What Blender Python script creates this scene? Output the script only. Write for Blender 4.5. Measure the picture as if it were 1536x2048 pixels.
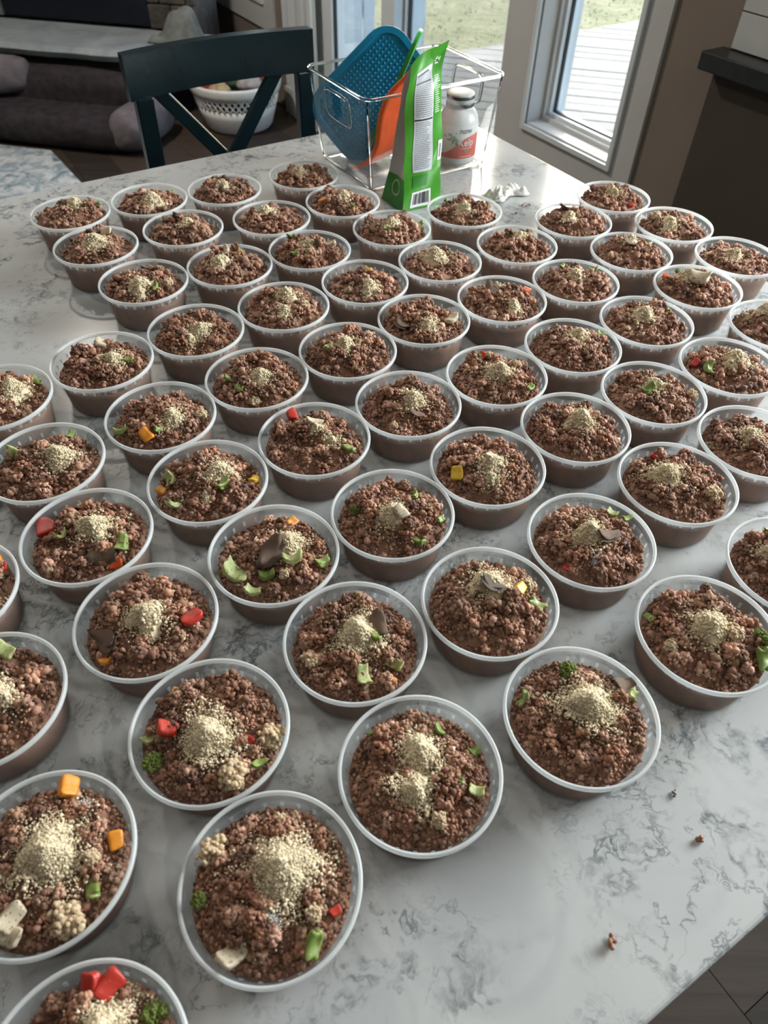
import bpy, bmesh, math, random
import numpy as np
from mathutils import Matrix, Vector

# ------------------------------------------------------------------ camera
sc = bpy.context.scene
for o in list(bpy.data.objects): bpy.data.objects.remove(o)
COL = sc.collection
cam_d = bpy.data.cameras.new('camera'); cam = bpy.data.objects.new('camera', cam_d); COL.objects.link(cam)
PITCH, ROLL = 0.824148154, 0.0280375228
cp, sp, cr, sr = math.cos(PITCH), math.sin(PITCH), math.cos(ROLL), math.sin(ROLL)
fw = Vector((0, cp, -sp)); up0 = Vector((0, sp, cp)); rt0 = Vector((1, 0, 0))
rt = cr*rt0 + sr*up0; up = -sr*rt0 + cr*up0
M = Matrix(((rt.x, up.x, -fw.x, 0), (rt.y, up.y, -fw.y, 0), (rt.z, up.z, -fw.z, 1.43415), (0, 0, 0, 1)))
cam.matrix_world = M
cam_d.sensor_fit = 'VERTICAL'; cam_d.sensor_height = 36.0; cam_d.sensor_width = 27.0
cam_d.lens = 1428.415*36.0/2048.0
cam_d.clip_start = 0.02; cam_d.clip_end = 200
cam_d.dof.use_dof = True; cam_d.dof.focus_distance = 0.74; cam_d.dof.aperture_fstop = 9.5
sc.camera = cam
sc.cycles.max_bounces = 5; sc.cycles.diffuse_bounces = 2; sc.cycles.use_adaptive_sampling = True; sc.cycles.adaptive_threshold = 0.05; sc.cycles.glossy_bounces = 3; sc.cycles.transmission_bounces = 6; sc.cycles.transparent_max_bounces = 12
sc.cycles.caustics_reflective = False; sc.cycles.caustics_refractive = False

# ------------------------------------------------------------------ world, sun, exposure
SUN_AZ = Vector((0.128, 0.99, 0)).normalized(); SUN_EL = math.radians(30)
w = bpy.data.worlds.new('sky'); sc.world = w; w.use_nodes = True
nt = w.node_tree; nt.nodes.clear()
sky = nt.nodes.new('ShaderNodeTexSky'); sky.sky_type = 'NISHITA'; sky.sun_disc = False
sky.sun_elevation = SUN_EL; sky.sun_rotation = math.atan2(SUN_AZ.x, SUN_AZ.y)
sky.air_density = 1.0; sky.dust_density = 2.0; sky.ozone_density = 1.0
bg = nt.nodes.new('ShaderNodeBackground'); bg.inputs['Strength'].default_value = 0.62
wo = nt.nodes.new('ShaderNodeOutputWorld')
nt.links.new(sky.outputs[0], bg.inputs[0]); nt.links.new(bg.outputs[0], wo.inputs[0])
sun_d = bpy.data.lights.new('sun', 'SUN'); sun_d.energy = 3.6; sun_d.angle = math.radians(0.6); sun_d.color = (1.0, 0.93, 0.82)
sun = bpy.data.objects.new('sun', sun_d); COL.objects.link(sun)
sdir = SUN_AZ*math.cos(SUN_EL) + Vector((0, 0, math.sin(SUN_EL)))
sun.rotation_euler = sdir.to_track_quat('Z', 'Y').to_euler()
vs = sc.view_settings
vs.view_transform = 'Standard'; vs.look = 'None'; vs.gamma = 1.0; vs.use_curve_mapping = False
vs.exposure = 0.66

# ------------------------------------------------------------------ frame: the house axes (u along the table's short view edge, v across)
A33 = math.radians(33)
U = Vector((math.cos(A33), math.sin(A33), 0)); V = Vector((math.sin(A33), -math.cos(A33), 0)); Q0 = Vector((0.27316, 1.42447, 0))
def H(s, v, z=0.0): return Q0 + U*s + V*v + Vector((0, 0, z))
TZ = 0.90      # table top height
random.seed(7); rng = np.random.default_rng(11)

def daylight_fill(name, s, v, z, w_, h_, power, col):      # daylight from an added area lamp at an unseen window
    d = bpy.data.lights.new(name, 'AREA'); d.shape = 'RECTANGLE'; d.size = w_; d.size_y = h_; d.energy = power; d.color = col
    o = bpy.data.objects.new(name, d); COL.objects.link(o); o.location = H(s, v, z); o.rotation_euler = U.to_track_quat('Z', 'Y').to_euler(); return o
daylight_fill('kitchen_side_fill', 1.10, 1.10, 1.61, 1.05, .80, 57, (1.0, .97, .92))

# ------------------------------------------------------------------ materials
MATS = {}
def nodes(name):
    m = bpy.data.materials.new(name); m.use_nodes = True
    t = m.node_tree; b = t.nodes['Principled BSDF']
    return m, t, b
def N(t, kind, **kw):
    n = t.nodes.new(kind)
    for k, v in kw.items():
        if k in n.inputs.keys(): n.inputs[k].default_value = v
        else: setattr(n, k, v)
    return n
def ramp(t, src, stops):
    r = t.nodes.new('ShaderNodeValToRGB'); e = r.color_ramp.elements
    while len(e) > 1: e.remove(e[-1])
    e[0].position, e[0].color = stops[0][0], (*stops[0][1], 1)
    for p, c in stops[1:]:
        x = e.new(p); x.color = (*c, 1)
    t.links.new(src, r.inputs[0]); return r.outputs[0]
def coords(t, scale=None, rot=None):
    tc = t.nodes.new('ShaderNodeTexCoord'); o = tc.outputs['Object']
    if scale or rot:
        mp = t.nodes.new('ShaderNodeMapping')
        if scale: mp.inputs['Scale'].default_value = scale
        if rot: mp.inputs['Rotation'].default_value = rot
        t.links.new(o, mp.inputs[0]); o = mp.outputs[0]
    return o
def noise(t, vec, scale, detail=4, rough=0.5, dist=0.0):
    n = t.nodes.new('ShaderNodeTexNoise'); n.inputs['Scale'].default_value = scale; n.inputs['Detail'].default_value = detail
    n.inputs['Roughness'].default_value = rough; n.inputs['Distortion'].default_value = dist
    t.links.new(vec, n.inputs['Vector']); return n
def bump(t, b, src, strength, dist):
    bp = t.nodes.new('ShaderNodeBump'); bp.inputs['Strength'].default_value = strength; bp.inputs['Distance'].default_value = dist
    t.links.new(src, bp.inputs['Height']); t.links.new(bp.outputs[0], b.inputs['Normal'])
def plain(name, col, rough=0.5, var=0.12, scale=30, spec=0.5, metal=0.0, bmp=0.0, bdist=0.001, sss=0.0, trans=0.0, coat=0.0):
    m, t, b = nodes(name)
    vec = coords(t); n = noise(t, vec, scale)
    lo = tuple(max(0, c*(1-var)) for c in col); hi = tuple(min(1, c*(1+var)) for c in col)
    t.links.new(ramp(t, n.outputs[0], [(0.3, lo), (0.7, hi)]), b.inputs['Base Color'])
    b.inputs['Roughness'].default_value = rough; b.inputs['Specular IOR Level'].default_value = spec; b.inputs['Metallic'].default_value = metal
    if trans: b.inputs['Transmission Weight'].default_value = trans
    if coat: b.inputs['Coat Weight'].default_value = coat
    if sss:
        b.inputs['Subsurface Weight'].default_value = sss; b.inputs['Subsurface Radius'].default_value = (1, .6, .4); b.inputs['Subsurface Scale'].default_value = 0.003
    if bmp: bump(t, b, n.outputs[0], bmp, bdist)
    MATS[name] = m; return m

def mat_marble():
    m, t, b = nodes('marble')
    vec = coords(t)
    big = noise(t, vec, 2.6, 5, .55, .4)
    # warped coordinates for wispy veins
    wn = noise(t, vec, 7.0, 5, .6)
    sub = N(t, 'ShaderNodeVectorMath', operation='SUBTRACT'); t.links.new(wn.outputs['Color'], sub.inputs[0]); sub.inputs[1].default_value = (.5, .5, .5)
    sc1 = N(t, 'ShaderNodeVectorMath', operation='SCALE'); t.links.new(sub.outputs[0], sc1.inputs[0]); sc1.inputs['Scale'].default_value = .22
    add = N(t, 'ShaderNodeVectorMath', operation='ADD'); t.links.new(vec, add.inputs[0]); t.links.new(sc1.outputs[0], add.inputs[1])
    def vein(scale, width, detail=6):
        n = noise(t, add.outputs[0], scale, detail, .62)
        s = N(t, 'ShaderNodeMath', operation='SUBTRACT'); t.links.new(n.outputs[0], s.inputs[0]); s.inputs[1].default_value = .5
        a = N(t, 'ShaderNodeMath', operation='ABSOLUTE'); t.links.new(s.outputs[0], a.inputs[0])
        r = N(t, 'ShaderNodeMapRange'); t.links.new(a.outputs[0], r.inputs[0]); r.inputs['From Min'].default_value = 0; r.inputs['From Max'].default_value = width
        r.inputs['To Min'].default_value = 1; r.inputs['To Max'].default_value = 0
        return r.outputs[0]
    def mask(scale, lo, hi, off, detail=3):
        mp = t.nodes.new('ShaderNodeMapping'); mp.inputs['Location'].default_value = off; t.links.new(vec, mp.inputs[0])
        n = noise(t, mp.outputs[0], scale, detail, .55)
        r = N(t, 'ShaderNodeMapRange'); t.links.new(n.outputs[0], r.inputs[0]); r.inputs['From Min'].default_value = lo; r.inputs['From Max'].default_value = hi
        return r.outputs[0]
    def mul(a, b_, k=None):
        x = N(t, 'ShaderNodeMath', operation='MULTIPLY'); t.links.new(a, x.inputs[0])
        if k is None: t.links.new(b_, x.inputs[1])
        else: x.inputs[1].default_value = k
        x.use_clamp = True; return x.outputs[0]
    def plus(a, b_):
        x = N(t, 'ShaderNodeMath', operation='ADD', use_clamp=True); t.links.new(a, x.inputs[0]); t.links.new(b_, x.inputs[1]); return x.outputs[0]
    brk = mask(60, .40, .58, (1, 2, 3), 5); brk2 = mask(34, .38, .56, (5, 2, 8), 4)     # breaks the veins into flecks
    a1 = mul(mul(vein(6.5, .034, 9), mask(8.5, .44, .58, (3, 1, 0))), brk2)  # fuzzy veins
    a2 = mul(mul(vein(10.0, .014, 6), mask(6.0, .42, .56, (7, 5, 2))), brk2) # thin lines
    a3 = mul(mul(vein(21.0, .045, 5), mask(9.0, .47, .60, (2, 9, 4))), brk)
    ad = plus(plus(mul(a1, None, .85), mul(a2, None, .8)), mul(a3, None, .9))
    base = ramp(t, big.outputs[0], [(.3, (.44, .45, .45)), (.5, (.51, .515, .51)), (.7, (.55, .55, .54))])
    mx = N(t, 'ShaderNodeMix', data_type='RGBA')
    t.links.new(mul(ad, None, .88), mx.inputs['Factor']); t.links.new(base, mx.inputs[6]); mx.inputs[7].default_value = (.10, .12, .13, 1)
    t.links.new(mx.outputs[2], b.inputs['Base Color'])
    b.inputs['Roughness'].default_value = .13; b.inputs['Specular IOR Level'].default_value = .5
    MATS['marble'] = m
def mat_plastic(name, transp, rough, tint):
    m, t, b = nodes(name)
    b.inputs['Base Color'].default_value = (*tint, 1); b.inputs['Roughness'].default_value = rough; b.inputs['Specular IOR Level'].default_value = .55
    vec = coords(t); n = noise(t, vec, 60, 3); bump(t, b, n.outputs[0], .06, .0004)
    tl = N(t, 'ShaderNodeBsdfTranslucent'); tl.inputs[0].default_value = (.93, .95, .95, 1)
    m1 = N(t, 'ShaderNodeMixShader'); m1.inputs[0].default_value = .45; t.links.new(b.outputs[0], m1.inputs[1]); t.links.new(tl.outputs[0], m1.inputs[2])
    tr = N(t, 'ShaderNodeBsdfTransparent'); tr.inputs[0].default_value = (.97, .98, .98, 1)
    m2 = N(t, 'ShaderNodeMixShader'); m2.inputs[0].default_value = transp; t.links.new(m1.outputs[0], m2.inputs[1]); t.links.new(tr.outputs[0], m2.inputs[2])
    t.links.new(m2.outputs[0], t.nodes['Material Output'].inputs[0])
    MATS[name] = m
def mat_clear(name, tint, gl=.09, rough=.02):
    # thin clear sheet: mostly transparent with a fresnel gloss
    m, t, b = nodes(name)
    tr = N(t, 'ShaderNodeBsdfTransparent'); tr.inputs[0].default_value = (*tint, 1)
    g = N(t, 'ShaderNodeBsdfGlossy'); g.inputs['Roughness'].default_value = rough; g.inputs[0].default_value = (1, 1, 1, 1)
    fr = N(t, 'ShaderNodeFresnel'); fr.inputs[0].default_value = 1.35
    ma = N(t, 'ShaderNodeMath', operation='MULTIPLY_ADD', use_clamp=True); t.links.new(fr.outputs[0], ma.inputs[0]); ma.inputs[1].default_value = .4; ma.inputs[2].default_value = gl*.2
    mx = N(t, 'ShaderNodeMixShader'); t.links.new(ma.outputs[0], mx.inputs[0]); t.links.new(tr.outputs[0], mx.inputs[1]); t.links.new(g.outputs[0], mx.inputs[2])
    t.nodes.remove(b); t.links.new(mx.outputs[0], t.nodes['Material Output'].inputs[0])
    MATS[name] = m
def mat_crumb(name, rough, fine, bscale):
    m, t, b = nodes(name)
    at = N(t, 'ShaderNodeVertexColor', layer_name='Col')
    vec = coords(t); n = noise(t, vec, bscale, 3, .6)
    hv = N(t, 'ShaderNodeMix', data_type='RGBA', blend_type='MULTIPLY'); hv.inputs['Factor'].default_value = .55
    t.links.new(at.outputs[0], hv.inputs[6])
    t.links.new(ramp(t, n.outputs[0], [(.3, (.55, .5, .48)), (.7, (1, 1, 1))]), hv.inputs[7])
    t.links.new(hv.outputs[2], b.inputs['Base Color'])
    b.inputs['Roughness'].default_value = rough; b.inputs['Specular IOR Level'].default_value = .4
    bump(t, b, n.outputs[0], .9, fine)
    MATS[name] = m
def mat_wood(name, c1, c2, rough, axis_rot):
    m, t, b = nodes(name)
    vec = coords(t, (1.2, 22, 22), (0, 0, axis_rot)); n = noise(t, vec, 2.2, 6, .6, .6)
    t.links.new(ramp(t, n.outputs[0], [(.3, c1), (.7, c2)]), b.inputs['Base Color'])
    b.inputs['Roughness'].default_value = rough; b.inputs['Specular IOR Level'].default_value = .3; bump(t, b, n.outputs[0], .15, .001)
    MATS[name] = m
def mat_mottle(name, stops, scale, rough, bmp=.3, bd=.004, dist=.5):
    m, t, b = nodes(name)
    vec = coords(t); n = noise(t, vec, scale, 7, .65, dist)
    t.links.new(ramp(t, n.outputs[0], stops), b.inputs['Base Color'])
    b.inputs['Roughness'].default_value = rough; n2 = noise(t, vec, scale*6, 4, .6); bump(t, b, n2.outputs[0], bmp, bd)
    MATS[name] = m

mat_marble()
mat_plastic('tub_wall', .88, .30, (.66, .69, .70)); mat_plastic('tub_rim', .22, .28, (.86, .89, .90))
mat_plastic('tub_rib', .62, .30, (.82, .85, .86))
mat_crumb('meat', .62, .0006, 900); mat_crumb('powder', .95, .0003, 1500)
mat_clear('glass', (.93, .965, .975)); mat_clear('acrylic', (.98, .985, .98), .2); 
mat_clear('screen_glass', (.62, .70, .74), .2, .08)
plain('acrylic_edge', (.80, .86, .84), .12, .03, 10, .6)
plain('red_pepper', (.48, .028, .015), .33, .25, 120, .5, bmp=.2, sss=.2, coat=.1)
plain('orangered_pepper', (.66, .09, .015), .25, .25, 120, .5, bmp=.2, sss=.2, coat=.1)
plain('orange_pepper', (.74, .27, .02), .28, .25, 120, .5, bmp=.2, sss=.2, coat=.1)
plain('yellow_pepper', (.74, .46, .03), .28, .2, 120, .5, bmp=.2, sss=.2, coat=.1)
plain('green_veg', (.20, .29, .055), .40, .6, 160, .5, bmp=.2, sss=.2, coat=.2)
plain('celery', (.42, .47, .19), .42, .35, 160, .5, bmp=.25, sss=.25)
plain('broccoli', (.17, .23, .045), .7, .6, 300, .3, bmp=.6, bdist=.0008)
plain('cauliflower', (.70, .52, .33), .65, .35, 240, .3, bmp=.5, bdist=.0006, sss=.15)
plain('pale_veg', (.58, .49, .35), .45, .35, 150, .4, bmp=.15, sss=.25)
plain('meat_slice', (.37, .24, .17), .6, .5, 420, .35, bmp=1.0, bdist=.0012)
plain('dark_slice', (.20, .155, .125), .55, .6, 350, .35, bmp=.8, bdist=.001)
plain('white_powder', (.82, .82, .80), .95, .05, 600, .2)
plain('far_wall_paint', (.24, .22, .20), .9, .03, 6, .2)
plain('wall_paint', (.25, .205, .17), .8, .05, 8, .2, bmp=.05)
plain('trim_white', (.60, .60, .585), .45, .03, 8, .4)
plain('frame_white', (.74, .79, .80), .35, .03, 8, .4)
plain('gasket', (.02, .022, .025), .5, .1, 20)
plain('ceiling_paint', (.50, .49, .47), .9, .02, 6, .2)
plain('chair_navy', (.004, .013, .017), .25, .2, 14, .35)
plain('dark_stone', (.022, .024, .024), .3, .3, 50, .5)
plain('tile_white', (.62, .63, .62), .18, .04, 12, .5)
plain('grout', (.05, .055, .055), .9, .1, 30)
plain('cabinet_brown', (.085, .068, .056), .6, .06, 8, .3)
plain('bin_blue', (.006, .24, .46), .38, .12, 60, .5, sss=.1)
plain('mat_green', (.04, .36, .05), .4, .12, 60, .5, sss=.1)
plain('mat_orange', (.80, .10, .022), .42, .10, 60, .5, sss=.1)
plain('pouch_green', (.055, .29, .02), .3, .15, 30, .5, bmp=.1, coat=.3)
plain('pouch_silver', (.58, .60, .63), .35, .06, 40, .5)
plain('pouch_grey', (.40, .39, .37), .45, .06, 30, .5)
plain('print_black', (.02, .02, .025), .5, .1, 30)
plain('print_grey', (.22, .23, .25), .5, .1, 30)
plain('print_white', (.80, .80, .79), .5, .03, 30)
plain('print_coral', (.74, .13, .085), .45, .04, 30)
plain('print_sage', (.27, .34, .22), .5, .15, 60)
plain('pouch_deep_green', (.03, .19, .02), .35, .2, 40)
plain('bottle_white', (.74, .745, .74), .3, .02, 20, .5)
plain('cap_white', (.76, .77, .75), .35, .02, 20)
plain('cap_band', (.06, .075, .085), .35, .1, 20)
plain('tissue', (.78, .77, .72), .9, .04, 60, .2, bmp=.3)
plain('basket_white', (.84, .84, .81), .55, .05, 40, .4, bmp=.2)
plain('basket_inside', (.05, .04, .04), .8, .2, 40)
plain('toy_red', (.42, .07, .04), .7, .3, 40); plain('toy_tan', (.50, .36, .20), .8, .3, 40); plain('toy_grey', (.45, .42, .42), .8, .3, 40); plain('toy_green', (.06, .12, .05), .8, .3, 40)
plain('bed_dark', (.040, .033, .036), .95, .3, 22, .1, bmp=.5, bdist=.01); plain('bed_light', (.155, .135, .145), .95, .25, 18, .1, bmp=.5, bdist=.01)
plain('blanket', (.20, .215, .20), .95, .2, 25, .1, bmp=.4, bdist=.01)
plain('insert_black', (.004, .006, .014), .25, .2, 10, .5)
plain('metal_trim', (.30, .31, .31), .35, .1, 20, .5, metal=.6)
mat_mottle('hearth_stone', [(.3, (.24, .27, .28)), (.5, (.36, .40, .42)), (.7, (.46, .50, .52))], 5, .6, .3, .003)
mat_mottle('stone_block', [(.3, (.035, .03, .026)), (.5, (.075, .065, .055)), (.7, (.13, .11, .09))], 7, .85, .6, .01)
mat_mottle('rug', [(.32, (.10, .16, .19)), (.45, (.27, .33, .36)), (.55, (.50, .52, .52)), (.68, (.66, .66, .62))], 13, .95, .5, .004, 1.0)
mat_mottle('lawn', [(.3, (.105, .115, .040)), (.5, (.175, .170, .075)), (.7, (.235, .215, .11))], 2.6, .95, .6, .05, .3)
plain('grass', (.15, .15, .07), .9, .4, 3, .1)
mat_wood('floor_wood', (.036, .025, .018), (.075, .052, .038), .55, -A33)
mat_wood('floor_wood_dark', (.022, .017, .013), (.046, .034, .027), .55, -A33)
mat_wood('deck_wood', (.115, .115, .108), (.175, .173, .165), .75, math.radians(12))
mat_wood('fence_wood', (.60, .64, .64), (.70, .73, .73), .6, 0)

def speckle(name, col, amount):       # bits of meat stuck to a vegetable piece
    t = MATS[name].node_tree; b = t.nodes['Principled BSDF']; src = b.inputs['Base Color'].links[0].from_socket
    vec = coords(t); n = noise(t, vec, 7.5, 3, .6); k = N(t, 'ShaderNodeMapRange'); t.links.new(n.outputs[0], k.inputs[0])
    k.inputs['From Min'].default_value = amount; k.inputs['From Max'].default_value = amount+.06
    mx = N(t, 'ShaderNodeMix', data_type='RGBA'); t.links.new(k.outputs[0], mx.inputs['Factor']); t.links.new(src, mx.inputs[6]); mx.inputs[7].default_value = (*col, 1); t.links.new(mx.outputs[2], b.inputs['Base Color'])
for nm in ('red_pepper', 'orangered_pepper', 'orange_pepper', 'yellow_pepper'): speckle(nm, (.30, .16, .10), .60)
for nm in ('green_veg', 'celery', 'cauliflower', 'pale_veg', 'broccoli'): speckle(nm, (.26, .155, .10), .57)

# ------------------------------------------------------------------ helpers
def mesh_obj(name, verts, faces, mat, parent=None, smooth=False):
    me = bpy.data.meshes.new(name)
    me.from_pydata([tuple(v) for v in verts], [], faces); me.validate(); 
    bm = bmesh.new(); bm.from_mesh(me); bmesh.ops.recalc_face_normals(bm, faces=bm.faces); bm.to_mesh(me); bm.free()
    return link(name, me, mat, parent, smooth)
def link(name, me, mat, parent=None, smooth=False):
    me.materials.clear(); me.materials.append(MATS[mat])
    if smooth: me.polygons.foreach_set('use_smooth', [True]*len(me.polygons))
    o = bpy.data.objects.new(name, me); COL.objects.link(o)
    if parent: o.parent = parent
    return o
def empty(name, loc):
    o = bpy.data.objects.new(name, None); o.empty_display_size = .03; COL.objects.link(o); o.location = loc; return o
def tag(o, label, cat, group=None):
    o['label'] = label; o['category'] = cat
    if group: o['group'] = group
    return o
def struct(o, label=None, cat=None):
    o['kind'] = 'structure'
    if label: o['label'] = label
    if cat: o['category'] = cat
    return o
class MB:
    def __init__(self, off=(0, 0, 0)): self.v = []; self.f = []; self.off = Vector(off)
    def add(self, vs, fs):
        k = len(self.v); self.v += [Vector(p) - self.off for p in vs]; self.f += [tuple(i+k for i in f) for f in fs]; return self
    def hexa(self, p):   # p: 8 points, bottom 4 then top 4
        return self.add(p, [(3, 2, 1, 0), (4, 5, 6, 7), (0, 1, 5, 4), (1, 2, 6, 5), (2, 3, 7, 6), (3, 0, 4, 7)])
    def hbox(self, s0, s1, v0, v1, z0, z1):   # box along the house axes
        return self.hexa([H(s0, v0, z0), H(s1, v0, z0), H(s1, v1, z0), H(s0, v1, z0), H(s0, v0, z1), H(s1, v0, z1), H(s1, v1, z1), H(s0, v1, z1)])
    def fbox(self, F, x0, x1, y0, y1, z0, z1):
        return self.hexa([F(x0, y0, z0), F(x1, y0, z0), F(x1, y1, z0), F(x0, y1, z0), F(x0, y0, z1), F(x1, y0, z1), F(x1, y1, z1), F(x0, y1, z1)])
    def prism(self, poly, z0, z1):
        n = len(poly); vs = [(p[0], p[1], z0) for p in poly] + [(p[0], p[1], z1) for p in poly]
        return self.add(vs, [tuple(range(n-1, -1, -1)), tuple(range(n, 2*n))] + [(i, (i+1) % n, n+(i+1) % n, n+i) for i in range(n)])
    def tube(self, pts, r, n=8, closed=False):
        pts = [Vector(p) for p in pts]; m = len(pts); rings = []
        for i, p in enumerate(pts):
            a = pts[(i-1) % m] if (closed or i > 0) else p; b = pts[(i+1) % m] if (closed or i < m-1) else p
            t = (b-a).normalized(); x = t.orthogonal().normalized() if i == 0 else (rings_x - t*rings_x.dot(t)).normalized()
            rings_x = x; y = t.cross(x); rad = r[i] if isinstance(r, (list, tuple)) else r
            rings.append([p + (x*math.cos(2*math.pi*j/n) + y*math.sin(2*math.pi*j/n))*rad for j in range(n)])
        vs = [q for ring in rings for q in ring]; fs = []
        for i in range(m if closed else m-1):
            k = (i+1) % m
            for j in range(n): fs.append((i*n+j, i*n+(j+1) % n, k*n+(j+1) % n, k*n+j))
        if not closed: fs += [tuple(range(n-1, -1, -1)), tuple((m-1)*n+j for j in range(n))]
        return self.add(vs, fs)
    def lathe(self, prof, n=48, c=(0, 0, 0), closed=False, a0=0):
        c = Vector(c); m = len(prof); vs = []
        for r, z in prof:
            for j in range(n): a = a0+2*math.pi*j/n; vs.append(c + Vector((r*math.cos(a), r*math.sin(a), z)))
        fs = []
        for i in range(m if closed else m-1):
            k = (i+1) % m
            for j in range(n): fs.append((i*n+j, i*n+(j+1) % n, k*n+(j+1) % n, k*n+j))
        return self.add(vs, fs)
    def grid(self, fn, nu, nv, wrap_u=False):
        vs = [fn(i/(nu if wrap_u else nu-1), j/(nv-1)) for j in range(nv) for i in range(nu)]; fs = []
        for j in range(nv-1):
            for i in range(nu if wrap_u else nu-1):
                a = j*nu+i; b = j*nu+(i+1) % nu; fs.append((a, b, b+nu, a+nu))
        return self.add(vs, fs)
    def build(self, name, mat, parent=None, smooth=False): return mesh_obj(name, self.v, self.f, mat, parent, smooth)
def frame_at(ox, oy, deg):
    a = math.radians(deg); ax = Vector((math.cos(a), math.sin(a), 0)); ay = Vector((-math.sin(a), math.cos(a), 0)); o = Vector((ox, oy, 0))
    return lambda x, y, z=0: o + ax*x + ay*y + Vector((0, 0, z))
def bevel(o, w, seg=2):
    m = o.modifiers.new('bevel', 'BEVEL'); m.width = w; m.segments = seg; m.limit_method = 'ANGLE'; return o
def soft_box(F, x0, x1, y0, y1, z0, z1, rad, lump=0.0, seed=0, seg=5):
    bm = bmesh.new(); bmesh.ops.create_cube(bm, size=1)
    for v in bm.verts: v.co = Vector((x0+(x1-x0)*(v.co.x+.5), y0+(y1-y0)*(v.co.y+.5), z0+(z1-z0)*(v.co.z+.5)))
    bmesh.ops.subdivide_edges(bm, edges=bm.edges[:], cuts=6, use_grid_fill=True)
    cx, cy, cz = (x0+x1)/2, (y0+y1)/2, (z0+z1)/2; r = random.Random(seed); ph = [r.uniform(0, 6) for _ in range(6)]
    for v in bm.verts:
        p = v.co; q = Vector((min(max(p.x, x0+rad), x1-rad), min(max(p.y, y0+rad), y1-rad), min(max(p.z, z0+rad), z1-rad)))
        d = p-q
        if d.length > 1e-6: p = q + d.normalized()*rad
        k = lump*(math.sin(p.x*14+ph[0])*math.sin(p.y*17+ph[1]) + .6*math.sin(p.x*31+ph[2])*math.sin(p.z*29+ph[3]))
        if p.z > z0+.02: p = p + (p-Vector((cx, cy, cz))).normalized()*k
        v.co = F(p.x, p.y, p.z)
    vs = [v.co.copy() for v in bm.verts]; bm.verts.index_update(); fs = [tuple(v.index for v in f.verts) for f in bm.faces]; bm.free()
    return vs, fs

# ------------------------------------------------------------------ the room
S0, S1 = 0.90, 1.06       # inner and outer face of the window wall
CEIL = 2.6
fl = struct(MB().hbox(-5.2, S1, -4.9, 3.6, -.10, -.013).build('floor', 'grout'), 'dark brown plank floor around the island', 'floor')
def planks(s0, s1, v0, v1, joint0):
    k = 0; s = s0
    while s < s1-.01:
        off = joint0[k % len(joint0)]; v = off - 1.22*math.ceil((off-v0)/1.22)
        while v < v1:
            a, b = max(v, v0), min(v+1.22, v1)
            if b-a > .05: MB().hbox(s+.0008, s+.1792, a+.0008, b-.0008, -.0129, 0).build('plank', random.choice(['floor_wood', 'floor_wood', 'floor_wood_dark']), fl)
            v += 1.22
        s += .18; k += 1
planks(-.368-.18*4, .40, .80, 2.6, [1.213, .80, 1.62, 1.05])
planks(-.368-.18*9, .89, -4.0, -.42, [-1.2, -1.9, -.75, -1.55, -2.4])
OPEN = [(-3.80, -3.20, .47, 2.05), (-2.72, -1.18, 0.0, 2.06), (-1.02, -.59, .51, 2.05), (.35, 1.85, 1.12, 2.10)]
wb = MB(); v = -4.9
for a, b, z0, z1 in OPEN:
    wb.hbox(S0, S1, v, a, 0, CEIL)
    if z0 > 0: wb.hbox(S0, S1, a, b, 0, z0)
    wb.hbox(S0, S1, a, b, z1, CEIL); v = b
wb.hbox(S0, S1, v, 3.6, 0, CEIL)
struct(wb.build('wall_back', 'wall_paint'), 'taupe painted wall holding the glass door and windows', 'wall')
struct(MB().hbox(-5.2, S1, -5.02, -4.9, 0, CEIL).build('wall_left', 'wall_paint'), 'dark taupe wall behind the fireplace', 'wall')
struct(MB().hbox(-5.2, S1, -5.02, 3.6, CEIL, CEIL+.1).build('ceiling', 'ceiling_paint'), 'plain white ceiling above the room', 'ceiling')

struct(MB().hbox(-5.32, -5.2, -5.02, 3.6, 0, CEIL).build('wall_rear', 'far_wall_paint'), 'plain pale wall behind the viewer', 'wall')
struct(MB().hbox(-5.2, S1, 3.6, 3.72, 0, CEIL).build('wall_front', 'far_wall_paint'), 'plain pale kitchen wall behind the viewer', 'wall')

def surround(name, a, b, oa, ob, z0, oz, zt, label):     # flat white casing panel around an opening
    m = MB(); s0, s1 = S0-.014, S0-.0005; ot = 2.05
    m.hbox(s0, s1, a, oa, z0, zt); m.hbox(s0, s1, ob, b, z0, zt); m.hbox(s0, s1, oa, ob, z0, oz); m.hbox(s0, s1, oa, ob, ot, zt)
    return struct(m.build(name, 'trim_white'), label, 'trim')
surround('trim_1', -1.18, -.50, -1.02, -.59, .35, .51, 2.16, 'wide white casing around the right window')
surround('trim_2', -4.00, -3.08, -3.80, -3.20, .344, .47, 2.16, 'white casing of the window beside the fireplace')
tr = struct(MB().hbox(S0-.012, S0-.0005, -2.97, -2.62, 0, 2.16).build('trim_3', 'trim_white'), 'grooved white casing left of the glass door', 'trim')
for k, (a, b, d) in enumerate([(-2.955, -2.90, .010), (-2.86, -2.78, .022), (-2.74, -2.70, .010), (-2.66, -2.625, .016)]):
    MB().hbox(S0-.012-d, S0-.012, a, b, 0, 2.16).build('moulding', 'frame_white', tr)
MB().hbox(S0-.03, S0-.0125, -2.97, -2.62, 0, .13).build('plinth', 'trim_white', tr)

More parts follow.
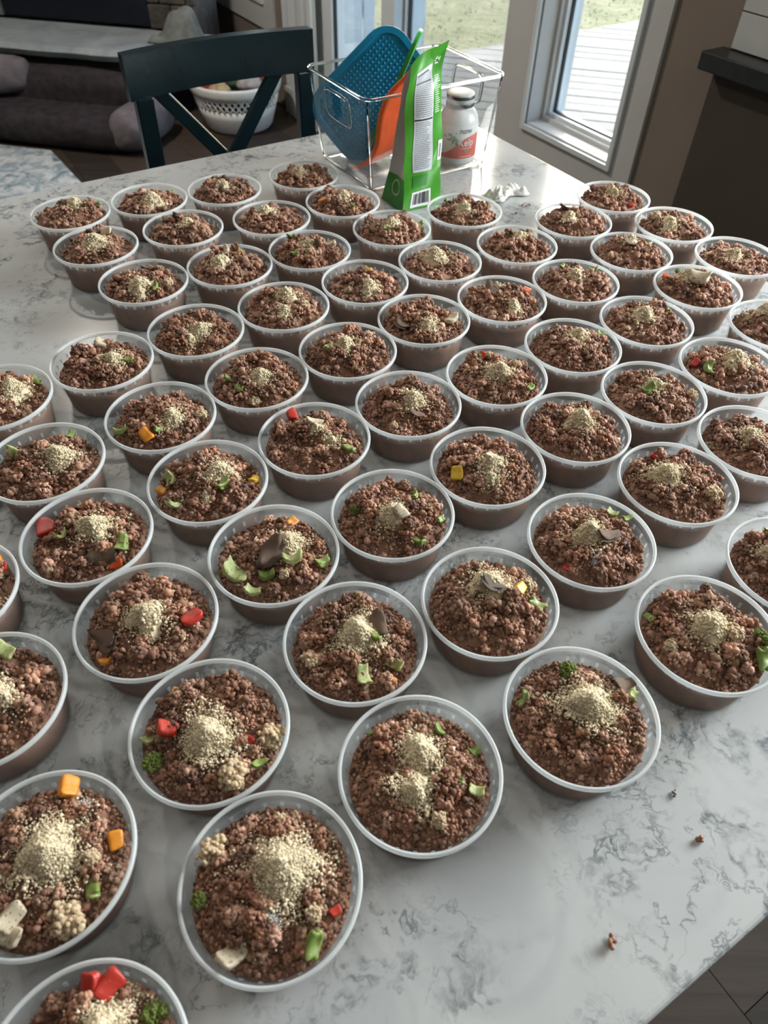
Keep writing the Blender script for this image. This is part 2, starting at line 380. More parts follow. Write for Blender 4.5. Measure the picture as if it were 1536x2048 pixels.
def window(name, a, b, z0, z1, label, glass='glass', dep=.085):
    w_ = struct(empty(name, H(S0, (a+b)/2, z0)), label, 'window'); off = w_.location
    m = MB(off)          # jamb liner
    t = .012
    m.hbox(S0-.012, S1, a, a+t, z0, z1).hbox(S0-.012, S1, b-t, b, z0, z1).hbox(S0-.012, S1, a+t, b-t, z0, z0+t).hbox(S0-.012, S1, a+t, b-t, z1-t, z1)
    m.build('jamb', 'trim_white', w_)
    m = MB(off); e = .010; s = S0-.026      # thin lip moulding around the opening
    m.hbox(s, S0-.0145, a-e, a+.006, z0-e, z1+e).hbox(s, S0-.0145, b-.006, b+e, z0-e, z1+e).hbox(s, S0-.0145, a+.006, b-.006, z0-e, z0+.006).hbox(s, S0-.0145, a+.006, b-.006, z1-.006, z1+e)
    m.build('moulding', 'frame_white', w_)
    def fr(nm, s0, s1, a, b, z0, z1, wd, mat):
        m = MB(off); m.hbox(s0, s1, a, a+wd, z0, z1).hbox(s0, s1, b-wd, b, z0, z1).hbox(s0, s1, a+wd, b-wd, z0, z0+wd).hbox(s0, s1, a+wd, b-wd, z1-wd, z1)
        return m.build(nm, mat, w_)
    fr('stop', S0+dep-.035, S0+dep-.02, a+t, b-t, z0+t, z1-t, .014, 'trim_white')
    fr('sash', S0+dep-.02, S0+dep+.03, a+t, b-t, z0+t, z1-t, .026, 'frame_white')
    fr('gasket', S0+dep-.004, S0+dep+.008, a+t+.026, b-t-.026, z0+t+.026, z1-t-.026, .005, 'gasket')
    MB(off).hbox(S0+dep, S0+dep+.004, a+t+.031, b-t-.031, z0+t+.031, z1-t-.031).build('pane', glass, w_)
window('window_1', -1.02, -.59, .51, 2.05, 'narrow window with deep white frame at the right')
window('window_2', -3.80, -3.20, .47, 2.05, 'window in white casing beside the fireplace')
window('window_3', .35, 1.85, 1.12, 2.10, 'unseen kitchen window added further along the brown wall')  # unseen opening, added so light reaches the tubs from the right

dr = struct(empty('door_1', H(.97, -1.95, 0)), 'sliding glass patio door behind the clear bin', 'door'); off = dr.location
def leaf(s0, s1, a, b, wl, wr, glass, nm):
    m = MB(off); m.hbox(s0, s1, a, a+wl, .03, 2.03).hbox(s0, s1, b-wr, b, .03, 2.03).hbox(s0, s1, a+wl, b-wr, .03, .15).hbox(s0, s1, a+wl, b-wr, 1.93, 2.03)
    lf = m.build('door_leaf', 'frame_white', dr)
    sm = (s0+s1)/2; g = MB(off); e = .006
    g.hbox(sm-.008, sm+.008, a+wl, a+wl+e, .15, 1.93).hbox(sm-.008, sm+.008, b-wr-e, b-wr, .15, 1.93).hbox(sm-.008, sm+.008, a+wl+e, b-wr-e, .15, .15+e)
    g.build('gasket', 'gasket', lf)
    MB(off).hbox(sm-.002, sm+.002, a+wl+e, b-wr-e, .15+e, 1.93).build('pane', glass, lf)
    return lf
leaf(.945, .985, -2.715, -1.985, .17, .105, 'glass', 0)
lf2 = leaf(.998, 1.038, -2.06, -1.185, .085, .09, 'glass', 1)
MB(off).hbox(1.0385, 1.10, -2.055, -1.98, .03, 2.03).build('astragal', 'frame_white', lf2)
MB(off).hbox(.9855, 1.075, -2.71, -2.55, .03, 2.03).build('weather_jamb', 'frame_white', dr)
m = MB(off); m.hbox(S0-.01, S1, -2.72, -2.716, 0, 2.06).hbox(S0-.01, S1, -1.184, -1.18, 0, 2.06).hbox(.935, S1, -2.716, -1.184, 0, .029).hbox(.92, S1, -2.716, -1.184, 2.031, 2.06)
m.build('frame', 'frame_white', dr)

# unseen ceiling lamps added as fill to brighten the room
for k, (s_, v_) in enumerate(((-.35, 1.75), (-1.75, 1.75), (-1.75, -1.3), (-.617, -2.067))):
    cl = tag(empty('ceiling_fill_lamp', H(s_, v_, CEIL)), 'added unseen ceiling fill lamp %s' % ['over the right front floor', 'above the near left floor', 'above the rug side', 'in front of the glass door'][k], 'lamp', 'added ceiling fill lamps')
    MB().lathe([(.075, -.0005), (.075, -.012), (.09, -.012), (.095, -.006), (.095, -.0005)], 32, closed=True).build('trim_ring', 'ceiling_paint', cl, True)
    d = bpy.data.lights.new('fill_light', 'AREA'); d.shape = 'DISK'; d.size = .14; d.energy = (1.0, 1.4, 8.0, 23.0)[k]; d.color = (1.0, .92, .82)
    o = bpy.data.objects.new('fill_light', d); COL.objects.link(o); o.parent = cl; o.location = (0, 0, -.010)

# right side: half-height cabinet back, dark stone ledge, tiles above
kb = MB(H(.87, .2, 0)); kb.hbox(.868, .8995, -.30, 2.6, 0, .865)
c = tag(empty('kitchen_cabinet', H(.87, .2, 0)), 'brown base cabinet below the dark stone ledge at right', 'cabinet'); kb.build('side_panel', 'cabinet_brown', c)
tag(bevel(MB().hbox(.815, .8995, -.318, 2.6, .866, .908).build('stone_ledge', 'dark_stone'), .003), 'dark stone ledge on the brown wall at upper right', 'ledge')
bs = tag(empty('tile_backsplash', H(.895, .3, .908)), 'white rectangular tiles above the dark ledge', 'backsplash'); off = bs.location
MB(off).hbox(.8935, .8995, -.292, .34, .9085, 1.5).build('grout_bed', 'grout', bs)
for r in range(6):
    z = .911+r*.082; v = -.289 - (.10 if r % 2 else 0)
    while v < .33:
        a, b = max(v, -.289), min(v+.198, .336)
        if b-a > .02: bevel(MB(off).hbox(.889, .8934, a, b, z, z+.079).build('tile', 'tile_white', bs), .0012)
        v += .2015

# outdoors: deck of diagonal boards, lawn, white board screen
dk = tag(empty('deck', H(3, -1.5, -.1)), 'sunlit pale wooden deck of diagonal boards outside the door', 'deck'); off = dk.location
def clip(poly, nx, ny, c):
    out = []
    for i in range(len(poly)):
        p, q = poly[i], poly[(i+1) % len(poly)]; dp, dq = nx*p[0]+ny*p[1]-c, nx*q[0]+ny*q[1]-c
        if dp >= 0: out.append(p)
        if dp*dq < 0: k = dp/(dp-dq); out.append((p[0]+(q[0]-p[0])*k, p[1]+(q[1]-p[1])*k))
    return out
D1 = Vector((math.cos(math.radians(-12)), math.sin(math.radians(-12)), 0)); D2 = Vector((-D1.y, D1.x, 0))
e = 1.0
while e < 8.6:
    po = [(D1*-6+D2*e), (D1*9+D2*e), (D1*9+D2*(e+.130)), (D1*-6+D2*(e+.130))]; po = [(p.x, p.y) for p in po]
    po = clip(po, U.x, U.y, Q0.dot(U)+1.075)            # not inside the house
    po = clip(po, V.x, V.y, Q0.dot(V)-3.74) if po else po
    po = clip(po, -V.x, -V.y, -(Q0.dot(V)+2.2)) if po else po
    po = clip(po, -U.x, -U.y, -(Q0.dot(U)+5.5)) if po else po
    if len(po) > 2: MB(off).prism(po, -.128, -.10+random.uniform(-.0015, .0015)).build('board', 'deck_wood', dk)
    e += .142
MB(off).hbox(1.075, 5.5, -3.765, -3.742, -.34, -.1).build('fascia_board', 'deck_wood', dk)
m = MB(off)
for k in range(7): m.hbox(1.3+k*.65, 1.34+k*.65, -3.73, 2.15, -.26, -.129)
m.build('joist', 'deck_wood', dk)
lw = tag(MB().add([(-14, -3, -.36), (40, -3, -.36), (40, 45, -.36), (-14, 45, -.36), (-14, -3, -.5), (40, -3, -.5), (40, 45, -.5), (-14, 45, -.5)], [(0, 1, 2, 3), (7, 6, 5, 4), (0, 4, 5, 1), (1, 5, 6, 2), (2, 6, 7, 3), (3, 7, 4, 0)]).build('lawn', 'lawn'), 'patchy dry lawn beyond the deck', 'lawn'); lw['kind'] = 'structure'
gr = np.random.default_rng(3); n = 9000; gp = np.stack([gr.uniform(-2, 8, n), gr.uniform(4.5, 15, n)], 1)
gv = np.array([[q.x, q.y] for q in [V]])[0]; ok = ((gp[:, 0]-Q0.x)*V.x + (gp[:, 1]-Q0.y)*V.y) < -4.05; gp = gp[ok]
ok = ((gp[:, 0]-Q0.x)*U.x + (gp[:, 1]-Q0.y)*U.y) > 1.2; gp = gp[ok]; n = len(gp)
a = gr.uniform(0, 6.28, n); hh = gr.uniform(.012, .035, n); wd = gr.uniform(.003, .008, n); ln = gr.normal(0, .03, (n, 2))
vv = np.zeros((n, 3, 3)); vv[:, 0] = np.c_[gp[:, 0]-wd*np.cos(a), gp[:, 1]-wd*np.sin(a), np.full(n, -.362)]; vv[:, 1] = np.c_[gp[:, 0]+wd*np.cos(a), gp[:, 1]+wd*np.sin(a), np.full(n, -.362)]
vv[:, 2] = np.c_[gp+ln, -.36+hh]
g = mesh_obj('grass', vv.reshape(-1, 3).tolist(), [(3*i, 3*i+1, 3*i+2) for i in range(n)], 'grass'); g['kind'] = 'stuff'; tag(g, 'sparse tufts of dry green grass on the lawn', 'grass')
fn = tag(empty('privacy_screen', H(1.5, -3.94, -.36)), 'white vertical board screen outside the left door pane', 'screen'); off = fn.location
for k in range(10):
    bevel(MB(off).hbox(1.075+k*.098, 1.075+k*.098+.088, -3.965, -3.945, -.36, 2.0).build('board', 'fence_wood', fn), .003)
for z in (.15, 1.0, 1.8): MB(off).hbox(1.075, 2.055, -3.99, -3.966, z, z+.09).build('rail', 'fence_wood', fn)

# ------------------------------------------------------------------ left corner: fireplace, hearth, dog bed, rug, basket
F = frame_at(-1.35, 4.09, -10.5)
fp = tag(empty('fireplace', F(-.6, .5)), 'dark corner fireplace with black glass front and stone surround', 'fireplace'); off = fp.location
MB(off).fbox(F, -1.75, .20, .46, .74, 0, 2.4).build('chimney_breast', 'stone_block', fp)
ins = MB(off).fbox(F, -.92, -.06, .425, .459, .36, 1.15).build('glass_front', 'insert_black', fp)
MB(off).fbox(F, -.955, -.925, .41, .459, .36, 1.15).build('metal_trim', 'metal_trim', fp)
for r in range(5):
    z = .352+r*.115; x = -.055 - (.06 if r % 2 else 0)
    for wdt in (.13, .15, .10):
        a, b = max(x, -.055), min(x+wdt, .215)
        if b-a > .02: bevel(MB(off).fbox(F, a+.003, b-.003, .405+random.uniform(0, .012), .459, z+.003, z+.112).build('stone', 'stone_block', fp), .006)
        x += wdt
    for x0 in (-1.5, -1.2): 
        bevel(MB(off).fbox(F, x0, x0+.235, .405+random.uniform(0, .012), .459, z+.003, z+.112).build('stone', 'stone_block', fp), .006)
he = tag(empty('hearth', F(-.6, .2)), 'raised grey stone hearth slab with rough edge behind dog bed', 'hearth'); off = he.location
po = [(-1.9, 0), (-1.3, -.012), (-.7, -.008), (-.1, -.002), (.06, .03), (.18, .12), (.27, .26), (.30, .40), (-1.9, .404)]
top = []
for i in range(len(po)):      # a rough, broken edge
    p, q = po[i], po[(i+1) % len(po)]; k = max(1, int(math.dist(p, q)/.05))
    for j in range(k):
        t_ = j/k; top.append((p[0]+(q[0]-p[0])*t_ + random.uniform(-.004, .004), p[1]+(q[1]-p[1])*t_+random.uniform(-.004, .004)))
n = len(top); vs = [F(x, y, .35) for x, y in top] + [F(x*1.0+random.uniform(-.003, .003), y-.012, .325) for x, y in top] + [F(x, y+.01, .295) for x, y in top]
MB(off).add(vs, [tuple(range(n)), tuple(range(3*n-1, 2*n-1, -1))] + [(k*n+i, k*n+(i+1) % n, (k+1)*n+(i+1) % n, (k+1)*n+i) for k in (0, 1) for i in range(n)]).build('slab', 'hearth_stone', he)
MB(off).fbox(F, -1.8, .16, .14, .40, 0, .294).build('base', 'insert_black', he)
for r in range(2):
    x = -1.78 - r*.12
    while x < .14:
        wdt = random.uniform(.20, .32); a, b = max(x, -1.78), min(x+wdt, .15)
        if b-a > .05 and not (r == 1 and -.95 < (a+b)/2 < -.62): bevel(MB(off).fbox(F, a+.004, b-.004, .08+random.uniform(0, .02), .139, .004+r*.145, .142+r*.145).build('stone', 'stone_block', he), .008)
        x += wdt
G = frame_at(-1.24, 3.64, -11)
bd = tag(empty('dog_bed', G(-.6, .2)), 'plush dark brown bolster dog bed on floor before the hearth', 'dog bed'); off = bd.location
def soft(nm, mat, *a, **k):
    vs, fs = soft_box(G, *a, **k); o = MB(off).add(vs, fs).build(nm, mat, bd, True); sm = o.modifiers.new('s', 'SUBSURF'); sm.levels = 1; sm.render_levels = 1; return o
soft('base_cushion', 'bed_dark', -1.35, -.01, 0.0, .40, 0, .15, .06, lump=.008, seed=1)
soft('back_bolster', 'bed_dark', -1.36, -.14, .25, .42, .03, .285, .07, lump=.012, seed=2)
soft('side_bolster', 'bed_light', -.17, .03, .0, .44, .015, .20, .07, lump=.010, seed=3)
soft('front_bolster', 'bed_dark', -1.34, -.09, .0, .14, .01, .135, .06, lump=.010, seed=4)
soft('side_bolster', 'bed_dark', -1.40, -1.2, .0, .40, .03, .25, .07, lump=.010, seed=5)
Gp = frame_at(-2.06, 4.02, 20)
vs, fs = soft_box(Gp, -.22, .22, -.07, .07, .165, .33, .065, lump=.01, seed=6)
o = MB().add(vs, fs).build('throw_pillow', 'bed_light', None, True); tag(o, 'grey throw pillow lying in the left end of the dog bed', 'pillow')
tag(MB().prism([(-1.715, 3.715), (-1.20, 3.005), (-.80, 2.43), (-2.6, 1.30), (-3.8, 2.6), (-2.9, 3.93), (-2.05, 3.78)], .0008, .011).build('area_rug', 'rug'), 'mottled blue-grey area rug on the floor at far left', 'rug')
# blanket heap on the hearth end
def blanket(u, v):
    x = -.14+.26*u; y = .10+.16*v
    h = .022 + .105*math.exp(-((u-.66)/.36)**4)*math.exp(-((v-.55)/.42)**4)*(1+.15*math.sin(9*u+3*v)) + .010*math.sin(12*u+6*v) + .006*math.sin(14*v+5*u)
    edge = min(u, 1-u, v, 1-v); return F(x+.18, y+.06, .352+h*min(1, edge*7+.05))
o = MB().grid(blanket, 40, 26).build('folded_blanket', 'blanket', None, True)
sm = o.modifiers.new('t', 'SOLIDIFY'); sm.thickness = .006; sm.offset = 1
tag(o, 'crumpled grey-green blanket heaped on the hearth end', 'blanket')
# white lattice basket with toys
bk = tag(empty('toy_basket', (-.84, 4.16, 0)), 'round white basket with lattice band behind the chair', 'basket'); 
MB().lathe([(.0, .004), (.165, .004), (.178, .02), (.198, .08), (.212, .125), (.206, .125), (.19, .07), (.168, .02), (0, .014)], 64).build('body', 'basket_white', bk, True)
MB().lathe([(.221, .178), (.232, .182), (.238, .20), (.242, .222), (.240, .232), (.230, .234), (.224, .222), (.217, .20), (.214, .182)], 64, closed=True).build('rim', 'basket_white', bk, True)
m = MB()
for k in range(44):
    for sgn in (-1, 1):
        a0 = 2*math.pi*k/44; pts = []
        for j in range(5):
            t_ = j/4; a = a0 + sgn*t_*2*math.pi/44*1.5; r = .2095+.0135*t_; pts.append((r*math.cos(a), r*math.sin(a), .122+.062*t_))
        m.tube(pts, .0042, 5)
lt = m.build('lattice_band', 'basket_white', bk, True); lt['kind'] = 'stuff'
MB().lathe([(.200, .10), (.205, .14), (.206, .16), (0, .165)], 40).build('liner', 'basket_inside', bk, True)
def toy(nm, mat, x, y, z, r, lab, sq=(1, 1, 1), seed=0):
    bm = bmesh.new(); bmesh.ops.create_icosphere(bm, subdivisions=3, radius=r); rr = random.Random(seed); ph = [rr.uniform(0, 6) for _ in range(3)]
    for q in bm.verts:
        k = 1+.16*math.sin(q.co.x/r*4+ph[0])*math.sin(q.co.y/r*4+ph[1])+.08*math.sin(q.co.z/r*7+ph[2]); q.co = Vector((q.co.x*sq[0], q.co.y*sq[1], q.co.z*sq[2]))*k
    me = bpy.data.meshes.new(nm); bm.to_mesh(me); bm.free(); o = link(nm, me, mat, None, True); o.location = (x, y, z); tag(o, lab, 'toy', 'dog toys in the white basket')
toy('plush_toy', 'toy_red', -.955, 4.11, .205, .055, 'red plush dog toy at left side of white basket', (1.3, 1, .8), 1)
toy('plush_toy', 'toy_tan', -.90, 4.04, .20, .045, 'tan plush dog toy next to the red one in basket', (1.2, .8, .9), 2)
toy('plush_toy', 'toy_green', -.84, 4.17, .21, .05, 'dark green dog toy in the middle of white basket', (1, 1, .9), 3)
toy('plush_toy', 'toy_grey', -.755, 4.13, .215, .055, 'pale grey plush dog toy at right in basket', (1.2, 1, .9), 4)
toy('plush_toy', 'toy_red', -.70, 4.22, .215, .045, 'dark red dog toy at far right rim of basket', (1, 1, .9), 5)

# ------------------------------------------------------------------ the island table
tb = tag(empty('island_table', H(-1.1, .39, 0)), 'large white marble-veined table under all the tubs', 'table'); off = tb.location
bevel(MB(off).hbox(-2.3, 0, -.307, 1.08, TZ-.03, TZ).build('table_top', 'marble', tb), .004, 3)
MB(off).hbox(-2.0, -.25, .02, .78, .10, TZ-.0305).build('base_panel', 'cabinet_brown', tb)
MB(off).hbox(-1.95, -.30, .07, .73, 0.0005, .0995).build('plinth', 'cabinet_brown', tb)

# ------------------------------------------------------------------ chair
ch = tag(empty('dining_chair', H(-.394, -.45, 0)), 'dark navy cross-back chair at the far side of table', 'chair'); off = ch.location
CV = -.557
def bar(nm, p, q, wd, th=.022, par=ch, sh=0.0):    # flat bar in the plane of the chair back, p and q are (s, z)
    d = Vector((q[0]-p[0], q[1]-p[1])).normalized(); nx = Vector((-d.y, d.x))*wd/2
    c4 = [(p[0]+nx.x, p[1]+nx.y), (q[0]+nx.x, q[1]+nx.y), (q[0]-nx.x, q[1]-nx.y), (p[0]-nx.x, p[1]-nx.y)]
    m = MB(off).hexa([H(s, CV-th/2+sh, z) for s, z in c4] + [H(s, CV+th/2+sh, z) for s, z in c4])
    return bevel(m.build(nm, 'chair_navy', par), .003)
# top rail: a curved board, hollow toward the sitter
def rail(u, v):
    a = v*2*math.pi; s = -.600 + .411*u; bow = -.028*(1-(2*u-1)**2)
    x = .013*(1 if math.cos(a) > 0 else -1)*min(1, abs(math.cos(a))*3); zz = .9755 + .0405*max(-1, min(1, math.sin(a)*1.35))
    return H(s, CV+bow+x+.004, zz) - off
m = MB(); m.grid(lambda u, v: rail(u, v), 17, 25)
k = len(m.v); m.f += [tuple(j*17 for j in range(24)), tuple(j*17+16 for j in range(23, -1, -1))]
m.build('top_rail', 'chair_navy', ch)
bar('back_post', (-.571, .937), (-.578, .45), .036, .026); bar('back_post', (-.2085, .937), (-.208, .45), .037, .026)
bar('rear_leg', (-.578, .449), (-.585, .001), .036, .028); bar('rear_leg', (-.208, .449), (-.200, .001), .036, .028)
bar('cross_bar', (-.540, .945), (-.225, .56), .029, .014, ch, -.024); bar('cross_bar', (-.258, .945), (-.555, .56), .031, .0141, ch, -.024)
bar('lower_rail', (-.56, .56), (-.22, .56), .04, .02)
bevel(MB(off).hbox(-.60, -.188, CV+.016, CV+.42, .60, .635).build('seat', 'chair_navy', ch), .008, 3)
bar('seat_support', (-.56, .60), (-.22, .60), .03, .03)
for s in (-.59, -.228): bevel(MB(off).hbox(s, s+.034, CV+.38, CV+.414, .001, .599).build('front_leg', 'chair_navy', ch), .003)
bevel(MB(off).hbox(-.56, -.226, CV+.385, CV+.41, .20, .235).build('foot_rest', 'chair_navy', ch), .003)

# ------------------------------------------------------------------ clear bin
def rrect(s0, s1, v0, v1, r, z, n=6):
    pts = []
    for cs, cv, a0 in ((s1-r, v1-r, 0), (s0+r, v1-r, 90), (s0+r, v0+r, 180), (s1-r, v0+r, 270)):
        for k in range(n+1): a = math.radians(a0+90*k/n); pts.append(H(cs+r*math.cos(a), cv+r*math.sin(a), z))
    return pts
BS0, BS1, BV0, BV1, BH = -.358, -.112, -.203, -.019, .150
bn = tag(empty('storage_bin', H((BS0+BS1)/2, (BV0+BV1)/2, TZ)), 'clear acrylic storage bin with handles at far end of table', 'bin'); off = bn.location
def loft(loops, cap0=True, cap1=False, close=False):
    n = len(loops[0]); vs = [p for l in loops for p in l]; fs = []
    for k in range(len(loops)-1):
        for i in range(n): fs.append((k*n+i, k*n+(i+1) % n, (k+1)*n+(i+1) % n, (k+1)*n+i))
    if cap0: fs.append(tuple(range(n-1, -1, -1)))
    if cap1: fs.append(tuple((len(loops)-1)*n+i for i in range(n)))
    return vs, fs
def lp(t, inset, z):   # t: 0 base .. 1 rim
    o1 = .016*t; o2 = .009*t
    return rrect(BS0-o1+inset, BS1+o1-inset, BV0-o2+inset, BV1+o2-inset, .012+.004*t-inset*.5, TZ+z)
MB(off).add(*loft([lp(0, .006, .0006), lp(.03, .0, .006), lp(.5, 0, .075), lp(.985, 0, .148)], True, False)).build('wall', 'acrylic', bn, True)
plain('acrylic_rim', (.93, .96, .95), .05, .01, 10, .5, trans=1.0)
m = MB(off); m.tube(lp(1.0, -.001, BH), .0027, 8, closed=True); m.build('rim', 'acrylic_rim', bn, True)
m = MB(off); m.tube(lp(.0, .005, .0032), .0022, 6, closed=True); m.build('base_edge', 'acrylic_rim', bn, True)
for (s, v) in ((0, 0), (1, 0), (1, 1), (0, 1)):
    def cp_(t): return H((BS0-.016*t+.004) if s == 0 else (BS1+.016*t-.004), (BV0-.009*t+.004) if v == 0 else (BV1+.009*t-.004), TZ+.004+t*.144)
    MB(off).tube([cp_(k/4) for k in range(5)], .0016, 6).build('corner_edge', 'acrylic_rim', bn, True)
for side in (0, 1):     # moulded handle loops on both short walls
    sg = -1 if side == 0 else 1; pts = []
    for k in range(28):
        a = 2*math.pi*k/28; cx = math.copysign(abs(math.cos(a))**.45, math.cos(a)); cz = math.copysign(abs(math.sin(a))**.45, math.sin(a))
        t = .74+.16*cz; s = (BS0-.016*t) if side == 0 else (BS1+.016*t)
        pts.append(H(s+sg*.001, (BV0+BV1)/2+.043*cx, TZ+t*.15))
    MB(off).tube(pts, .0028, 6, closed=True).build('handle', 'acrylic_rim', bn, True)

# silicone mats standing in the bin
def plate(name, mat, c, ex, ey, L, Wd, r, label, studs=True, bend=0.0, th=.004):
    c = Vector(c); ex = Vector(ex).normalized(); ey = (Vector(ey) - ex*Vector(ey).dot(ex)).normalized(); ez = ex.cross(ey)
    root = tag(empty(name, c), label, 'lick mat'); root_off = c
    def P(x, y, z): return c + ex*x + ey*y + ez*(z + bend*(x*x))
    def loop(inset, z):
        pts = []
        for cx, cy, a0 in ((L/2-r, Wd/2-r, 0), (-L/2+r, Wd/2-r, 90), (-L/2+r, -Wd/2+r, 180), (L/2-r, -Wd/2+r, 270)):
            rr = r-inset
            for k in range(9): a = math.radians(a0+90*k/8); pts.append(P(cx+rr*math.cos(a), cy+rr*math.sin(a), z))
        return pts
    loops = [loop(.012, -th), loop(0, -th), loop(0, th), loop(.010, th), loop(.012, 0)]
    MB(root_off).add(*loft(loops, True, True)).build('tray', mat, root, False)
    if studs:
        m = MB(root_off); n = 0; x = -L/2+.018
        while x < L/2-.016:
            y = -Wd/2+.018
            while y < Wd/2-.016:
                if abs(x) < L/2-r or abs(y) < Wd/2-r or math.hypot(abs(x)-(L/2-r), abs(y)-(Wd/2-r)) < r-.016:
                    q = .0022; m.add([P(x-q, y-q, 0), P(x+q, y-q, 0), P(x+q, y+q, 0), P(x-q, y+q, 0), P(x, y, .0028)], [(0, 1, 4), (1, 2, 4), (2, 3, 4), (3, 0, 4), (3, 2, 1, 0)])
                y += .0075
            x += .0075
        st = m.build('stud_field', mat, root); st['kind'] = 'stuff'
    return root
plate('lick_mat', 'bin_blue', (-.0405, 1.412, 1.000), (.74, .12, .66), (-.60, .14, .78), .208, .150, .046, 'blue silicone lick mat with studs leaning in clear bin')
plate('lick_mat', 'mat_green', (-.003, 1.372, 1.022), (.42, .05, .90), (.05, .95, -.28), .200, .055, .02, 'green silicone lick mat standing between blue and orange mats', False, 0.0, .0030)
# orange mat: a bent sheet
prof = [(.043, 1.092), (.030, 1.076), (.014, 1.058), (-.006, 1.040), (-.018, 1.022), (-.026, 1.0), (-.029, .978), (-.031, .955), (-.038, .935), (-.052, .918), (-.066, .909), (-.078, .9075)]
om = tag(empty('lick_mat', (-.03, 1.34, .905)), 'orange silicone lick mat bent upright behind green pouch', 'lick mat'); off = om.location
def osheet(u, v):
    k = u*(len(prof)-1); i = min(int(k), len(prof)-2); t = k-i; x = prof[i][0]*(1-t)+prof[i+1][0]*t; z = prof[i][1]*(1-t)+prof[i+1][1]*t
    mid = math.sin(math.pi*min(1, max(0, u)))
    return Vector((x + .060*v*(.45+.55*mid), 1.330 + .060*v*(.6+.4*mid)-.012*(1-u), z))
o = MB(off).grid(osheet, 40, 10).build('sheet', 'mat_orange', om, True); sm = o.modifiers.new('t', 'SOLIDIFY'); sm.thickness = .0035
m = MB(off); m.tube([osheet(k/39, 0) for k in range(40)], .0028, 6); m.tube([osheet(k/39, 1) for k in range(40)], .0028, 6); m.build('border', 'mat_orange', om, True)

# ------------------------------------------------------------------ lettering helper: text mesh in the XY plane, returned as (verts, faces), unit height
def text_mesh(body, bold=0.0):
    cu = bpy.data.curves.new('lettering', 'FONT'); cu.body = body; cu.align_x = 'CENTER'; cu.offset = bold; cu.resolution_u = 4
    o = bpy.data.objects.new('lettering', cu); COL.objects.link(o)
    me = bpy.data.meshes.new_from_object(o.evaluated_get(bpy.context.evaluated_depsgraph_get()))
    bm = bmesh.new(); bm.from_mesh(me); bmesh.ops.triangulate(bm, faces=bm.faces[:]); bmesh.ops.subdivide_edges(bm, edges=[e_ for e_ in bm.edges if e_.calc_length() > .15], cuts=2); bmesh.ops.triangulate(bm, faces=bm.faces[:])
    vs = [v.co.copy() for v in bm.verts]; bm.verts.index_update(); fs = [tuple(v.index for v in f.verts) for f in bm.faces]; bm.free()
    bpy.data.objects.remove(o); bpy.data.curves.remove(cu); bpy.data.meshes.remove(me); return vs, fs

# ------------------------------------------------------------------ supplement bottle inside the bin
BC = Vector((.114, 1.387, TZ+.0065)); BR = .0350
bt = tag(empty('supplement_bottle', BC), 'white kelp supplement bottle with coral label inside clear bin', 'bottle')
MB().lathe([(0, .0005), (BR-.004, .0005), (BR-.001, .003), (BR, .007), (BR, .070), (BR-.0015, .077), (BR-.006, .085), (BR-.011, .090), (.0215, .092), (.0215, .1)], 56).build('body', 'bottle_white', bt, True)
cpo = MB().lathe([(.0225, .0965), (.0244, .0965), (.0244, .1115), (.0237, .1135), (.0215, .1145), (0, .1145)], 56).build('cap', 'cap_white', bt, True)
MB().lathe([(.0246, .0935), (.0250, .0940), (.0250, .0985), (.0246, .0990)], 56, closed=True).build('band', 'cap_band', cpo, True)
MB().lathe([(.0245, .1060), (.0249, .1062), (.0249, .1112), (.0245, .1114)], 56, closed=True).build('band', 'cap_band', cpo, True)
lbd = Vector((-BC.x, -BC.y)).normalized(); LA = math.atan2(lbd.y, lbd.x)+.12      # the label's middle turns a little to the right of the viewer
def onb(x, z, d): a = LA + x/BR; return Vector(((BR+d)*math.cos(a), (BR+d)*math.sin(a), z))
lab = MB().grid(lambda u, v: onb(-.062+.124*u, .012+.056*v, .0004), 60, 8).build('label', 'print_white', bt, True)
# coral field: lower right under a curved line
def coral(u, v):
    x = -.038+.10*u; top_ = .018 + .036*(1/(1+math.exp(-(x+.006)/.010))); return onb(x, .0145+(top_-.0145)*v, .0007)
MB().grid(coral, 60, 10).build('coral_field', 'print_coral', lab, True)
def wrap(body, h, x0, z0, mat, nm, bold=0.0, d=.0011):
    vs, fs = text_mesh(body, bold); m = MB(); m.add([onb(x0+p.x*h, z0+p.y*h, d) for p in vs], fs); m.build(nm, mat, lab)
wrap('now', .0135, .0115, .0570, 'print_grey', 'lettering', .02)
wrap('Kelp', .0165, .0135, .0360, 'print_white', 'lettering', .01)
MB().grid(lambda u, v: onb(.002+.024*u, .0315+.0008*v, .0011), 16, 2).build('rule_line', 'print_white', lab)
MB().grid(lambda u, v: onb(.010+.012*u, .0265+.003*v, .0011), 10, 2).build('caption_bar', 'print_sage', lab)
MB().grid(lambda u, v: onb(.002+.024*u, .0175+.001*v, .0011), 16, 2).build('rule_line', 'print_white', lab)
m = MB(); rr = random.Random(4)
for k in range(26):
    x, z, q = rr.gauss(-.013, .007), rr.gauss(.046, .0065), rr.uniform(.0012, .0030); x = min(x, .004); n8 = 7
    pts = [onb(x+q*math.cos(2*math.pi*i/n8)*rr.uniform(.6, 1), min(.066, z+q*math.sin(2*math.pi*i/n8)), .0009+k*.00001) for i in range(n8)]; m.add(pts, [tuple(range(n8))])
lf = m.build('leaf_picture', 'print_sage', lab); lf['kind'] = 'stuff'

